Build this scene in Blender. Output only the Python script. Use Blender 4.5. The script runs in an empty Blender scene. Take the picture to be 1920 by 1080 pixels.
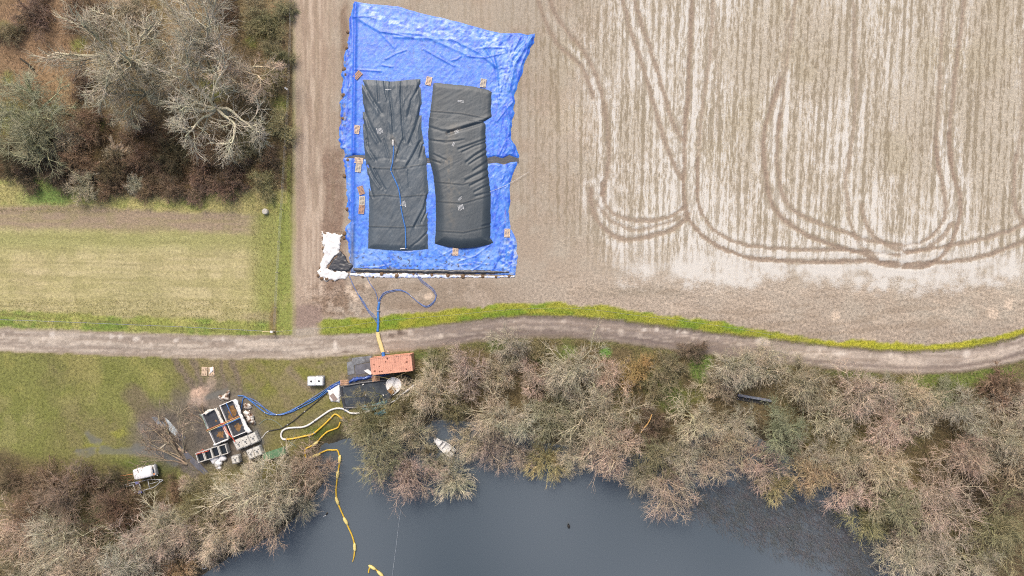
import bpy, math, random
import numpy as np
from mathutils import Vector

# ------------------------------------------------------------------ camera, sky, sun, exposure
S = bpy.context.scene
H = 96.0                      # drone height in metres
M = 40.0 / 3.0                # photo pixels per metre on the ground
cam_d = bpy.data.cameras.new('camera'); cam = bpy.data.objects.new('camera', cam_d)
S.collection.objects.link(cam)
cam.location = (0, 0, H); cam.rotation_euler = (0, 0, 0)
cam_d.sensor_width = 36; cam_d.lens = 24.0; cam_d.clip_start = 0.5; cam_d.clip_end = 6000
S.camera = cam
S.cycles.filter_width = 1.1; S.cycles.use_denoising = False
SUN_EL, SUN_AZ = math.radians(52), math.radians(342)     # sun behind the overcast, towards the top of the photograph
W = bpy.data.worlds.new("World"); S.world = W; W.use_nodes = True
wn = W.node_tree.nodes; wl = W.node_tree.links
bg = wn['Background']; sky = wn.new('ShaderNodeTexSky')
sky.sky_type = 'NISHITA'; sky.sun_disc = False
sky.sun_elevation = SUN_EL; sky.sun_rotation = SUN_AZ
sky.air_density = 1.0; sky.dust_density = 6.0; sky.ozone_density = 0.6
wl.new(sky.outputs[0], bg.inputs[0]); bg.inputs[1].default_value = 0.13
sd_ = bpy.data.lights.new('sun', 'SUN'); sun = bpy.data.objects.new('sun', sd_)
S.collection.objects.link(sun)
sd_.energy = 1.5; sd_.angle = math.radians(20); sd_.color = (1.0, 0.94, 0.86)
_d = Vector((math.sin(SUN_AZ) * math.cos(SUN_EL), math.cos(SUN_AZ) * math.cos(SUN_EL), math.sin(SUN_EL)))
sun.rotation_euler = _d.to_track_quat('Z', 'Y').to_euler()
S.view_settings.view_transform = 'Standard'; S.view_settings.look = 'None'
S.view_settings.gamma = 1.0; S.view_settings.exposure = 0.72; S.view_settings.use_curve_mapping = False
K = 1.55                      # how much brighter than its own colour a sunlit surface reads in the picture

COL = S.collection
rng = np.random.default_rng(7); random.seed(7)

# ------------------------------------------------------------------ helpers
def lin(c, k=K):
    a = np.asarray(c, float) / 255.0
    a = np.where(a <= 0.04045, a / 12.92, ((a + 0.055) / 1.055) ** 2.4)
    return np.clip(a / k, 0, 0.85)
def X(px, z=0.0): return (np.asarray(px, float) - 960.0) / M * (H - z) / H
def Y(py, z=0.0): return -(np.asarray(py, float) - 540.0) / M * (H - z) / H
_T = np.random.default_rng(3).random((256, 256))
def vnoise(x, y, seed=0):
    x = np.asarray(x, float) + seed * 17.31; y = np.asarray(y, float) + seed * 9.77
    xi = np.floor(x).astype(np.int64); yi = np.floor(y).astype(np.int64)
    fx = x - xi; fy = y - yi; fx = fx * fx * (3 - 2 * fx); fy = fy * fy * (3 - 2 * fy)
    a = _T[xi & 255, yi & 255]; b = _T[(xi + 1) & 255, yi & 255]
    c = _T[xi & 255, (yi + 1) & 255]; d = _T[(xi + 1) & 255, (yi + 1) & 255]
    return (a * (1 - fx) + b * fx) * (1 - fy) + (c * (1 - fx) + d * fx) * fy
def fbm(x, y, seed=0, oct=4):
    r = 0; am = 0.5; t = 0
    for i in range(oct):
        r = r + am * vnoise(x, y, seed + i * 5); t += am; am *= 0.5
        x = np.asarray(x) * 2.03; y = np.asarray(y) * 2.03
    return r / t
def ss(a, b, v):
    t = np.clip((v - a) / (b - a), 0, 1); return t * t * (3 - 2 * t)
def dist_line(px, py, pts):
    best = np.full(np.shape(px), 1e9)
    for (x0, y0), (x1, y1) in zip(pts[:-1], pts[1:]):
        dx, dy = x1 - x0, y1 - y0; L = dx * dx + dy * dy + 1e-9
        t = np.clip(((px - x0) * dx + (py - y0) * dy) / L, 0, 1)
        best = np.minimum(best, np.hypot(px - x0 - t * dx, py - y0 - t * dy))
    return best
def sdist(px, py, poly):
    d = dist_line(px, py, list(poly) + [poly[0]])
    ins = np.zeros(np.shape(px), bool)
    n = len(poly)
    for i in range(n):
        x0, y0 = poly[i]; x1, y1 = poly[(i + 1) % n]
        if y0 == y1: continue
        c = ((y0 > py) != (y1 > py)) & (px < (x1 - x0) * (py - y0) / (y1 - y0) + x0)
        ins ^= c
    return np.where(ins, d, -d)
def spline(pts, per=8):
    P = [np.array(p, float) for p in pts]
    if len(P) < 3: 
        return [tuple(P[0] + (P[1] - P[0]) * t) for t in np.linspace(0, 1, per + 1)]
    Q = [2 * P[0] - P[1]] + P + [2 * P[-1] - P[-2]]; out = []
    for i in range(1, len(Q) - 2):
        a, b, c, d = Q[i - 1:i + 3]
        for t in np.linspace(0, 1, per, endpoint=False):
            out.append(tuple(0.5 * (2 * b + (c - a) * t + (2 * a - 5 * b + 4 * c - d) * t * t + (3 * b - a - 3 * c + d) * t ** 3)))
    out.append(tuple(P[-1])); return out

def tag(o, label=None, cat=None, group=None, kind=None):
    if label: o['label'] = label
    if cat: o['category'] = cat
    if group: o['group'] = group
    if kind: o['kind'] = kind
    return o
def make(name, V, F, mat=None, parent=None, smooth=False, cols=None):
    me = bpy.data.meshes.new(name)
    V = np.asarray(V, np.float32)
    if isinstance(F, np.ndarray):
        nf, k = F.shape
        me.vertices.add(len(V)); me.vertices.foreach_set('co', V.ravel())
        me.loops.add(nf * k); me.loops.foreach_set('vertex_index', F.astype(np.int32).ravel())
        me.polygons.add(nf); me.polygons.foreach_set('loop_start', np.arange(0, nf * k, k, dtype=np.int32))
        try: me.polygons.foreach_set('loop_total', np.full(nf, k, np.int32))
        except Exception: pass
        me.update(calc_edges=True)
    else:
        me.from_pydata([tuple(map(float, v)) for v in V], [], F); me.update()
    if smooth: me.polygons.foreach_set('use_smooth', np.ones(len(me.polygons), bool))
    if cols:
        for nm, arr in cols.items():
            at = me.attributes.new(nm, 'FLOAT_COLOR', 'POINT')
            a = np.ones((len(V), 4), np.float32); a[:, :3] = arr
            at.data.foreach_set('color', a.ravel())
    if mat: me.materials.append(mat)
    o = bpy.data.objects.new(name, me); COL.objects.link(o)
    if parent: o.parent = parent
    return o
def empty(name, loc, rz=0, label=None, cat=None, group=None):
    o = bpy.data.objects.new(name, None); COL.objects.link(o)
    o.location = loc; o.rotation_euler = (0, 0, rz); o.empty_display_size = 0.3
    return tag(o, label, cat, group)
def kids(o): return [c for c in COL.objects if c.parent == o]
def copy_tree(o, parent=None, _map=None):
    if _map is None:
        _map = {}
        for c in COL.objects:
            if c.parent: _map.setdefault(c.parent.name, []).append(c)
    c = o.copy(); COL.objects.link(c); c.parent = parent
    for k in _map.get(o.name, []): copy_tree(k, c, _map)
    return c
class MB:
    """collects boxes, prisms and tubes into one mesh"""
    def __init__(s): s.v = []; s.f = []
    def add(s, V, F):
        n = len(s.v); s.v += [tuple(map(float, v)) for v in V]; s.f += [tuple(i + n for i in f) for f in F]; return s
    def box(s, c, d, rz=0, b=0.0):
        cx, cy, cz = c; hx, hy, hz = d[0] / 2, d[1] / 2, d[2] / 2; V = []
        ca, sa = math.cos(rz), math.sin(rz)
        if b <= 0:
            for z in (-hz, hz):
                for x, y in ((-hx, -hy), (hx, -hy), (hx, hy), (-hx, hy)):
                    V.append((cx + x * ca - y * sa, cy + x * sa + y * ca, cz + z))
            return s.add(V, [(3, 2, 1, 0), (4, 5, 6, 7), (0, 1, 5, 4), (1, 2, 6, 5), (2, 3, 7, 6), (3, 0, 4, 7)])
        def ring(i, z):
            r = []
            for x, y, u, w in ((-1, -1, 1, 0), (1, -1, -1, 0), (1, -1, 0, 1), (1, 1, 0, -1), (1, 1, -1, 0), (-1, 1, 1, 0), (-1, 1, 0, -1), (-1, -1, 0, 1)):
                xx = x * (hx - i) + u * b; yy = y * (hy - i) + w * b
                r.append((cx + xx * ca - yy * sa, cy + xx * sa + yy * ca, cz + z))
            return r
        rs = [ring(b * .6, -hz), ring(0, -hz + b), ring(0, hz - b), ring(b * .9, hz)]
        V = sum(rs, []); F = []
        for k in range(3):
            for i in range(8):
                j = (i + 1) % 8; F.append((k * 8 + i, k * 8 + j, k * 8 + 8 + j, k * 8 + 8 + i))
        F.append(tuple(range(7, -1, -1))); F.append(tuple(range(24, 32)))
        return s.add(V, F)
    def prism(s, pts, z0, z1):
        n = len(pts); V = [(x, y, z0) for x, y in pts] + [(x, y, z1) for x, y in pts]
        F = [tuple(range(n - 1, -1, -1)), tuple(range(n, 2 * n))] + [(i, (i + 1) % n, n + (i + 1) % n, n + i) for i in range(n)]
        return s.add(V, F)
    def tube(s, pts, r, n=6, flat=1.0, cap=True):
        P = [Vector(p) for p in pts]; V = []; F = []; m = len(P)
        R = r if hasattr(r, '__len__') else [r] * m
        for i, p in enumerate(P):
            t = (P[min(i + 1, m - 1)] - P[max(i - 1, 0)])
            if t.length < 1e-6: t = Vector((1, 0, 0))
            t.normalize()
            a = t.cross(Vector((0, 0, 1)))
            if a.length < 1e-3: a = Vector((1, 0, 0))
            a.normalize(); b = a.cross(t).normalized()
            for k in range(n):
                q = 2 * math.pi * k / n
                V.append(p + a * (R[i] * math.cos(q)) + b * (R[i] * flat * math.sin(q)))
        for i in range(m - 1):
            for k in range(n):
                j = (k + 1) % n; F.append((i * n + k, i * n + j, (i + 1) * n + j, (i + 1) * n + k))
        if cap: F.append(tuple(range(n - 1, -1, -1))); F.append(tuple(range((m - 1) * n, m * n)))
        return s.add(V, F)
    def lathe(s, prof, c=(0, 0, 0), n=24):
        V = []; F = []
        for r, z in prof:
            for k in range(n):
                q = 2 * math.pi * k / n; V.append((c[0] + r * math.cos(q), c[1] + r * math.sin(q), c[2] + z))
        for i in range(len(prof) - 1):
            for k in range(n):
                j = (k + 1) % n; F.append((i * n + k, i * n + j, (i + 1) * n + j, (i + 1) * n + k))
        F.append(tuple(range(n - 1, -1, -1))); F.append(tuple(range((len(prof) - 1) * n, len(prof) * n)))
        return s.add(V, F)
    def build(s, name, mat, parent=None, smooth=False): return make(name, s.v, s.f, mat, parent, smooth)

# ------------------------------------------------------------------ materials
def newmat(name):
    m = bpy.data.materials.new(name); m.use_nodes = True
    return m, m.node_tree.nodes, m.node_tree.links, m.node_tree.nodes['Principled BSDF']
def mathn(N, L, op, a, b=None, c=None, clamp=False):
    n = N.new('ShaderNodeMath'); n.operation = op; n.use_clamp = clamp
    for i, v in enumerate((a, b, c)):
        if v is None: continue
        if hasattr(v, 'links'): L.new(v, n.inputs[i])
        else: n.inputs[i].default_value = v
    return n.outputs[0]
def mixc(N, L, f, a, b, mode='MIX'):
    n = N.new('ShaderNodeMix'); n.data_type = 'RGBA'; n.blend_type = mode; n.clamp_factor = True
    for i, v in ((0, f), (6, a), (7, b)):
        if hasattr(v, 'links'): L.new(v, n.inputs[i])
        elif i == 0: n.inputs[0].default_value = v
        else: n.inputs[i].default_value = (*v[:3], 1)
    return n.outputs[2]
def noise(N, L, vec, scale, detail=4, rough=0.6):
    n = N.new('ShaderNodeTexNoise'); n.inputs['Scale'].default_value = scale
    n.inputs['Detail'].default_value = detail; n.inputs['Roughness'].default_value = rough
    if vec is not None: L.new(vec, n.inputs['Vector'])
    return n.outputs['Fac']
def ramp(N, L, f, a, b):
    n = N.new('ShaderNodeMapRange'); n.inputs[1].default_value = a; n.inputs[2].default_value = b
    n.clamp = True; L.new(f, n.inputs[0]); return n.outputs[0]
def bump(N, L, B, h, strength, dist):
    b = N.new('ShaderNodeBump'); b.inputs['Strength'].default_value = strength; b.inputs['Distance'].default_value = dist
    L.new(h, b.inputs['Height']); L.new(b.outputs[0], B.inputs['Normal'])
def geo(N): return N.new('ShaderNodeNewGeometry').outputs['Position']
def mat(name, rgb, rough=0.7, metal=0.0, var=0.25, scale=3.0, rgb2=None, lo=0.5, hi=0.7, bumpd=0.0, k=K, spec=0.5, bscale=None):
    m, N, L, B = newmat(name)
    p = geo(N); c = tuple(lin(rgb, k))
    n1 = noise(N, L, p, scale, 5)
    f = ramp(N, L, n1, 0.3, 0.7)
    dark = tuple(x * (1 - var) for x in c); lt = tuple(min(0.9, x * (1 + var * .6)) for x in c)
    col = mixc(N, L, f, dark, lt)
    if rgb2 is not None:
        n2 = noise(N, L, p, scale * 0.6 + .37, 6, .7)
        col = mixc(N, L, ramp(N, L, n2, lo, hi), col, tuple(lin(rgb2, k)))
    L.new(col, B.inputs['Base Color'])
    B.inputs['Roughness'].default_value = rough; B.inputs['Metallic'].default_value = metal
    B.inputs['Specular IOR Level'].default_value = spec
    if bumpd: bump(N, L, B, noise(N, L, p, bscale or scale * 4, 4), 0.6, bumpd)
    return m
def ground_mat():
    m, N, L, B = newmat('ground_soil_grass')
    at = N.new('ShaderNodeAttribute'); at.attribute_name = 'Col'
    rw = N.new('ShaderNodeAttribute'); rw.attribute_name = 'Row'
    pr = N.new('ShaderNodeAttribute'); pr.attribute_name = 'Par'
    sr = N.new('ShaderNodeSeparateXYZ'); L.new(rw.outputs['Vector'], sr.inputs[0])
    sp = N.new('ShaderNodeSeparateXYZ'); L.new(pr.outputs['Vector'], sp.inputs[0])
    p = geo(N); sx = N.new('ShaderNodeSeparateXYZ'); L.new(p, sx.inputs[0])
    # fine mottling
    a = noise(N, L, p, 2.6, 6, .78); b = noise(N, L, p, 7.0, 3, .6)
    mm = mathn(N, L, 'ADD', mathn(N, L, 'MULTIPLY', a, .65), mathn(N, L, 'MULTIPLY', b, .35))
    mm = mathn(N, L, 'SUBTRACT', mm, 0.5)
    amp = mathn(N, L, 'MULTIPLY', sp.outputs[0], 5.2)
    fac = mathn(N, L, 'ADD', mathn(N, L, 'MULTIPLY', mm, amp), 1.0)
    fac = mathn(N, L, 'MAXIMUM', fac, 0.25)
    sc = N.new('ShaderNodeVectorMath'); sc.operation = 'SCALE'; L.new(at.outputs['Color'], sc.inputs[0]); L.new(fac, sc.inputs['Scale'])
    col = sc.outputs[0]
    # drill rows
    cv = N.new('ShaderNodeCombineXYZ'); L.new(sr.outputs[0], cv.inputs[0])
    L.new(mathn(N, L, 'MULTIPLY', sx.outputs[1], 0.05), cv.inputs[1])
    r1 = noise(N, L, cv.outputs[0], 1.15, 3, .65)
    cv2 = N.new('ShaderNodeCombineXYZ'); L.new(sr.outputs[0], cv2.inputs[0])
    L.new(mathn(N, L, 'MULTIPLY', sx.outputs[1], 0.22), cv2.inputs[1])
    r2 = noise(N, L, cv2.outputs[0], 3.1, 4, .7)
    wob = mathn(N, L, 'MULTIPLY', noise(N, L, cv.outputs[0], .5, 2), 9.0)
    per = mathn(N, L, 'MULTIPLY', mathn(N, L, 'SINE', mathn(N, L, 'ADD', mathn(N, L, 'MULTIPLY', sr.outputs[0], 5.7), wob)), .042)
    rr = mathn(N, L, 'ADD', mathn(N, L, 'ADD', mathn(N, L, 'MULTIPLY', r1, .42), mathn(N, L, 'MULTIPLY', r2, .58)), per)
    rdark = ramp(N, L, rr, .505, .435); rlight = ramp(N, L, rr, .48, .58)
    sm = noise(N, L, p, 7.0, 4, .75)
    dk = mathn(N, L, 'MULTIPLY', mathn(N, L, 'MULTIPLY', rdark, sr.outputs[1]), ramp(N, L, sm, .30, .62))
    col = mixc(N, L, mathn(N, L, 'MULTIPLY', dk, 1.15, clamp=True), col, tuple(lin((134, 120, 96))))
    # chalky straw: speckles where the chalk value is high
    iso = mathn(N, L, 'SUBTRACT', 1.0, sr.outputs[1], clamp=True)
    rl = mathn(N, L, 'ADD', mathn(N, L, 'MULTIPLY', rlight, mathn(N, L, 'MULTIPLY', sr.outputs[1], .8)), mathn(N, L, 'MULTIPLY', iso, ramp(N, L, noise(N, L, p, .55, 4, .6), .35, .65)))
    cz = mathn(N, L, 'MULTIPLY', sr.outputs[2], mathn(N, L, 'ADD', mathn(N, L, 'MULTIPLY', rl, .62), .48))
    col = mixc(N, L, mathn(N, L, 'MULTIPLY', cz, .16, clamp=True), col, tuple(lin((216, 206, 188))))
    thr = mathn(N, L, 'SUBTRACT', mathn(N, L, 'ADD', mathn(N, L, 'MULTIPLY', cz, .66), mathn(N, L, 'MULTIPLY', sm, .9)), .78)
    ch = mathn(N, L, 'MULTIPLY', thr, 3.4, clamp=True)
    col = mixc(N, L, mathn(N, L, 'MULTIPLY', ch, .82), col, tuple(lin((222, 219, 212))))
    L.new(col, B.inputs['Base Color'])
    wet = sp.outputs[1]
    L.new(mathn(N, L, 'SUBTRACT', .95, mathn(N, L, 'MULTIPLY', wet, .7)), B.inputs['Roughness'])
    B.inputs['Specular IOR Level'].default_value = 0.35
    hh = mathn(N, L, 'ADD', mathn(N, L, 'MULTIPLY', b, mathn(N, L, 'SUBTRACT', 1.0, wet)), mathn(N, L, 'MULTIPLY', rr, sr.outputs[1]))
    bump(N, L, B, hh, 0.7, 0.06)
    return m
def bark_mat():
    m, N, L, B = newmat('bare_twig_bark')
    oi = N.new('ShaderNodeObjectInfo'); p = geo(N)
    n1 = ramp(N, L, noise(N, L, p, .55, 3), .35, .65); n2 = ramp(N, L, noise(N, L, p, 4.0, 2), .3, .7)
    c = mixc(N, L, n1, (.86, .90, .80), (1.10, 1.0, .97)); c = mixc(N, L, 1.0, c, oi.outputs['Color'], 'MULTIPLY')
    c2 = mixc(N, L, n2, (.74, .74, .74), (1.22, 1.22, 1.22)); c = mixc(N, L, 1.0, c, c2, 'MULTIPLY')
    L.new(c, B.inputs['Base Color']); B.inputs['Roughness'].default_value = .9; B.inputs['Specular IOR Level'].default_value = .1
    return m
def attr_mat(name, rough, detail=.2, scale=6., bumpd=0.02, spec=.5, bs=12.):
    m, N, L, B = newmat(name); at = N.new('ShaderNodeAttribute'); at.attribute_name = 'Col'; p = geo(N)
    n = noise(N, L, p, scale, 5, .7)
    f = mathn(N, L, 'ADD', mathn(N, L, 'MULTIPLY', mathn(N, L, 'SUBTRACT', n, .5), detail * 4), 1.0)
    sc = N.new('ShaderNodeVectorMath'); sc.operation = 'SCALE'; L.new(at.outputs['Color'], sc.inputs[0]); L.new(f, sc.inputs['Scale'])
    L.new(sc.outputs[0], B.inputs['Base Color']); B.inputs['Roughness'].default_value = rough
    B.inputs['Specular IOR Level'].default_value = spec
    if bumpd: bump(N, L, B, noise(N, L, p, bs, 3), .6, bumpd)
    return m
def water_mat():
    m, N, L, B = newmat('pond_water'); p = geo(N)
    n = ramp(N, L, noise(N, L, p, .028, 1), .3, .7)
    L.new(mixc(N, L, n, tuple(lin((80, 91, 100))), tuple(lin((104, 113, 121)))), B.inputs['Base Color'])  # soft light and dark noise paints cloud reflections into the water colour
    B.inputs['Roughness'].default_value = .12; B.inputs['IOR'].default_value = 1.33
    mp = N.new('ShaderNodeMapping'); L.new(p, mp.inputs[0]); mp.inputs['Scale'].default_value = (.5, 1.6, 1)
    bump(N, L, B, noise(N, L, mp.outputs[0], 3.0, 3), .12, .05)
    return m
MG = ground_mat(); BARK = bark_mat()
MT = attr_mat('blue_polythene_tarpaulin', .42, .26, 3.6, .02, .5, 9.)
MK = attr_mat('black_coated_fabric', .5, .06, 4., .006, .5, 30.)
MW = mat('white_plastic_sheet', (244, 243, 240), .5, var=.14, scale=2.5, k=1.5, bumpd=.02, rgb2=(205, 203, 196), lo=.62, hi=.8)
MWD = mat('dirty_white_plastic', (226, 222, 212), .55, var=.25, scale=4, k=1.3, rgb2=(130, 112, 88), lo=.55, hi=.66, bumpd=.02)
MB_ = mat('black_liner', (66, 68, 74), .35, var=.35, scale=2, rgb2=(92, 92, 96), lo=.5, hi=.75, bumpd=.02)
MWOOD = mat('pallet_wood', (236, 208, 178), .85, var=.3, scale=5)
MWOOD2 = mat('pallet_wood_red', (206, 164, 132), .85, var=.35, scale=5)
MWOODG = mat('weathered_pallet_wood', (222, 210, 188), .85, var=.3, scale=5)
MOR = mat('orange_container_paint', (230, 168, 142), .6, var=.2, scale=1.2, rgb2=(128, 78, 60), lo=.62, hi=.68, bumpd=.004)
MRUST = mat('rusty_steel', (120, 70, 50), .8, var=.4, scale=6)
MSTEEL = mat('galvanised_steel', (200, 202, 204), .5, metal=.3, var=.25, scale=3)
MPLATE = mat('wet_steel_plate', (142, 145, 149), .35, var=.45, scale=1.6, rgb2=(95, 92, 92), lo=.45, hi=.65)
MPLATE2 = mat('pale_wet_plate', (212, 222, 226), .25, var=.3, scale=1.4, rgb2=(120, 122, 124), lo=.5, hi=.7)
MMAT = mat('grey_ground_mat', (104, 104, 112), .5, var=.35, scale=1.2, rgb2=(135, 130, 128), lo=.55, hi=.7)
MBLUE = mat('blue_layflat_hose', (62, 128, 208), .45, var=.2, scale=4)
MBLUE2 = mat('pale_blue_hose', (104, 130, 190), .45, var=.25, scale=4)
MYEL = mat('yellow_boom_fabric', (238, 196, 62), .5, var=.18, scale=3)
MFLOAT = mat('pale_yellow_float', (246, 224, 140), .5, var=.1, scale=3)
MCREAM = mat('cream_hose_ramp', (238, 216, 150), .6, var=.15, scale=3)
MHOSEW = mat('white_hose_rubber', (226, 224, 220), .5, var=.15, scale=3, k=1.35)
MBLACK = mat('black_rubber', (48, 48, 48), .6, var=.3, scale=4)
MORP = mat('orange_pipe', (226, 150, 96), .5, var=.15, scale=4)
MRED = mat('red_orange_hose', (222, 92, 66), .5, var=.2, scale=4)
MTEAL = mat('teal_tarp_scrap', (108, 152, 158), .5, var=.35, scale=2.5, rgb2=(70, 110, 108), lo=.5, hi=.7, bumpd=.03)
MGREEN = mat('green_painted_steel', (98, 138, 100), .6, var=.2, scale=2.5, rgb2=(70, 96, 66), lo=.55, hi=.7)
MSED = mat('brown_sediment', (150, 112, 66), .9, var=.35, scale=4, rgb2=(90, 72, 52), lo=.5, hi=.62, bumpd=.03)
MIBC = mat('white_tank_plastic', (240, 240, 242), .45, var=.06, scale=3, k=1.3)
MIBCD = mat('weathered_tank_plastic', (205, 202, 194), .55, var=.2, scale=4, k=1.35, rgb2=(150, 140, 120), lo=.6, hi=.72)
MGLASS = mat('dark_window_glass', (38, 52, 72), .1, var=.2, scale=3)
MGREY = mat('grey_plastic', (120, 122, 124), .6, var=.2, scale=3)
MDARKW = mat('dark_tank_water', (36, 42, 48), .08, var=.3, scale=2)
MBLUEM = mat('faded_blue_mudguard', (118, 124, 186), .5, var=.15, scale=4)
MCONC = mat('concrete', (222, 216, 202), .8, var=.12, scale=5)
MSOIL = mat('soil_clod', (132, 106, 82), .95, var=.35, scale=6, bumpd=.03)
MSAND = mat('pinkish_sand', (214, 184, 160), .95, var=.15, scale=3, bumpd=.02)
MFUR = mat('dark_feathers', (45, 40, 36), .7, var=.3, scale=8)
# ------------------------------------------------------------------ terrain
POND = [(330, 1230), (372, 1085), (430, 1048), (520, 1005), (572, 950), (606, 905), (588, 868), (600, 842), (640, 826), (700, 818),
        (790, 806), (818, 790), (880, 796), (960, 806), (1010, 834), (1080, 838), (1190, 856), (1290, 838), (1335, 800),
        (1400, 812), (1470, 850), (1540, 892), (1600, 952), (1665, 1000), (1720, 1070), (1760, 1150), (1760, 1230)]
WATER_Z = -0.7
ROAD = [(-200, 625), (0, 637), (200, 645), (400, 652), (550, 652), (700, 643), (800, 632), (900, 619), (980, 612), (1060, 612), (1160, 621),
        (1260, 635), (1400, 652), (1520, 666), (1640, 677), (1720, 680), (1800, 676), (1860, 667), (1920, 651), (2120, 590)]
VERGE = [(598, 603), (620, 600), (700, 597), (800, 585), (900, 574), (980, 568), (1080, 570), (1180, 582), (1260, 593), (1360, 607), (1440, 622),
         (1540, 637), (1640, 643), (1720, 644), (1800, 641), (1860, 630), (1920, 615), (2120, 555)]
def pond_sd(px, py): return sdist(px, py, POND) / M
def terrain(px, py):
    d = pond_sd(px, py)
    z = np.where(d > 0, WATER_Z - 0.22 * np.minimum(d, 8), WATER_Z * ss(-3.6, 0.0, d))
    return z
def gz(px, py):
    return float(terrain(np.array([float(px)]), np.array([float(py)]))[0])
def G(px, py, dz=0.0):
    """world point on the ground (or the water) that the photograph shows at this pixel"""
    z = max(gz(px, py), WATER_Z) + dz
    return (float(X(px, z)), float(Y(py, z)), z)

RES = 0.25
gx = np.arange(-86, 86 + RES / 2, RES); gy = np.arange(-54, 54 + RES / 2, RES)
NX, NY = len(gx), len(gy)
GX, GY = np.meshgrid(gx, gy)
PX = GX * M + 960; PY = 540 - GY * M
wx = PX + 16 * (fbm(PX / 45, PY / 45, 1) - .5) + 7 * (fbm(PX / 9, PY / 9, 2, 3) - .5)
wy = PY + 16 * (fbm(PX / 45, PY / 45, 3) - .5) + 7 * (fbm(PX / 9, PY / 9, 4, 3) - .5)
wx2 = PX + 5 * (fbm(PX / 14, PY / 14, 5, 3) - .5); wy2 = PY + 5 * (fbm(PX / 14, PY / 14, 6, 3) - .5)
n_big = fbm(PX / 160, PY / 160, 11); n_mid = fbm(PX / 40, PY / 40, 12); n_sm = fbm(PX / 10, PY / 10, 13)
n_b2 = fbm(PX / 90, PY / 90, 14); n_m2 = fbm(PX / 22, PY / 22, 15)
c = np.zeros(PX.shape + (3,))
def put(mask, rgb):
    global c
    m = np.clip(mask, 0, 1)[..., None]; c = c * (1 - m) + np.array(rgb, float) * m
road_s = dist_line(wx2, wy2, ROAD)
road_y = np.interp(PX, [p[0] for p in ROAD], [p[1] for p in ROAD])
verge_y = np.interp(PX, [p[0] for p in VERGE], [p[1] for p in VERGE])
amp = .30 + .3 * ss(900, 1150, PX) + .25 * ss(500, 540, PY); wet = np.zeros(PX.shape); rowm = np.zeros(PX.shape); chalk = np.zeros(PX.shape)
# --- field soil
c[:] = (174, 163, 147)
put(ss(.35, .7, n_mid) * .5, (164, 145, 126)); put(ss(.5, .75, n_big) * .4, (190, 171, 150))
put(ss(980, 1250, wx) * .8 * ss(600, 430, wy), (190, 180, 162))
hl = ss(545, 425, wy + 50 * (n_b2 - .5) + np.where(PX < 1120, 70, 0) * ss(1180, 980, PX))
rowm = hl * ss(548, 575, PX) * (.35 + .65 * ss(900, 1250, PX)) * (.55 + .9 * n_b2)
rowm = np.clip(rowm * 1.3, 0, 1) * np.where(PX < 960, .75, 1.0)
# chalk / straw brightness
chalk = ss(960, 1180, wx + 60 * (n_b2 - .5)) * (.74 + 1.1 * (n_big - .4) + .6 * (n_mid - .5)) * ss(640, 480, wy)
chalk += .35 * ss(1250, 1290, wx) * ss(1490, 1420, wx) * ss(560, 520, wy) * ss(430, 500, wy) * (.4 + n_mid)
chalk += .5 * np.exp(-((wy - 505 - 22 * np.sin(PX / 120)) / 30.) ** 2) * ss(1180, 1300, wx) * (.3 + 1.2 * n_mid)
chalk -= .35 * np.exp(-((PX - 1480) / 90.) ** 2 - ((PY - 300) / 190.) ** 2)
chalk -= .30 * np.exp(-((PX - 1715) / 70.) ** 2 - ((PY - 250) / 190.) ** 2)
chalk -= .25 * np.exp(-((PX - 1860) / 60.) ** 2 - ((PY - 80) / 300.) ** 2)
put(ss(1880, 1300, wx) * ss(470, 560, wy) * ss(640, 590, wy) * .5, (172, 157, 142))
# olive weed tint in rows
put(np.exp(-((PX - 1450) / 130.) ** 2) * ss(0, 430, PY) * .0 + .3 * ss(.5, .7, n_b2) * ss(980, 1100, PX) * ss(470, 430, PY), (170, 158, 128))
put(np.exp(-((PY - 548) / 9.) ** 2 - ((PX - 1190) / 90.) ** 2) * .55, (140, 128, 110))
put(ss(590, 620, wy) * ss(1150, 1300, wx) * .5, (162, 148, 134))
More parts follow.
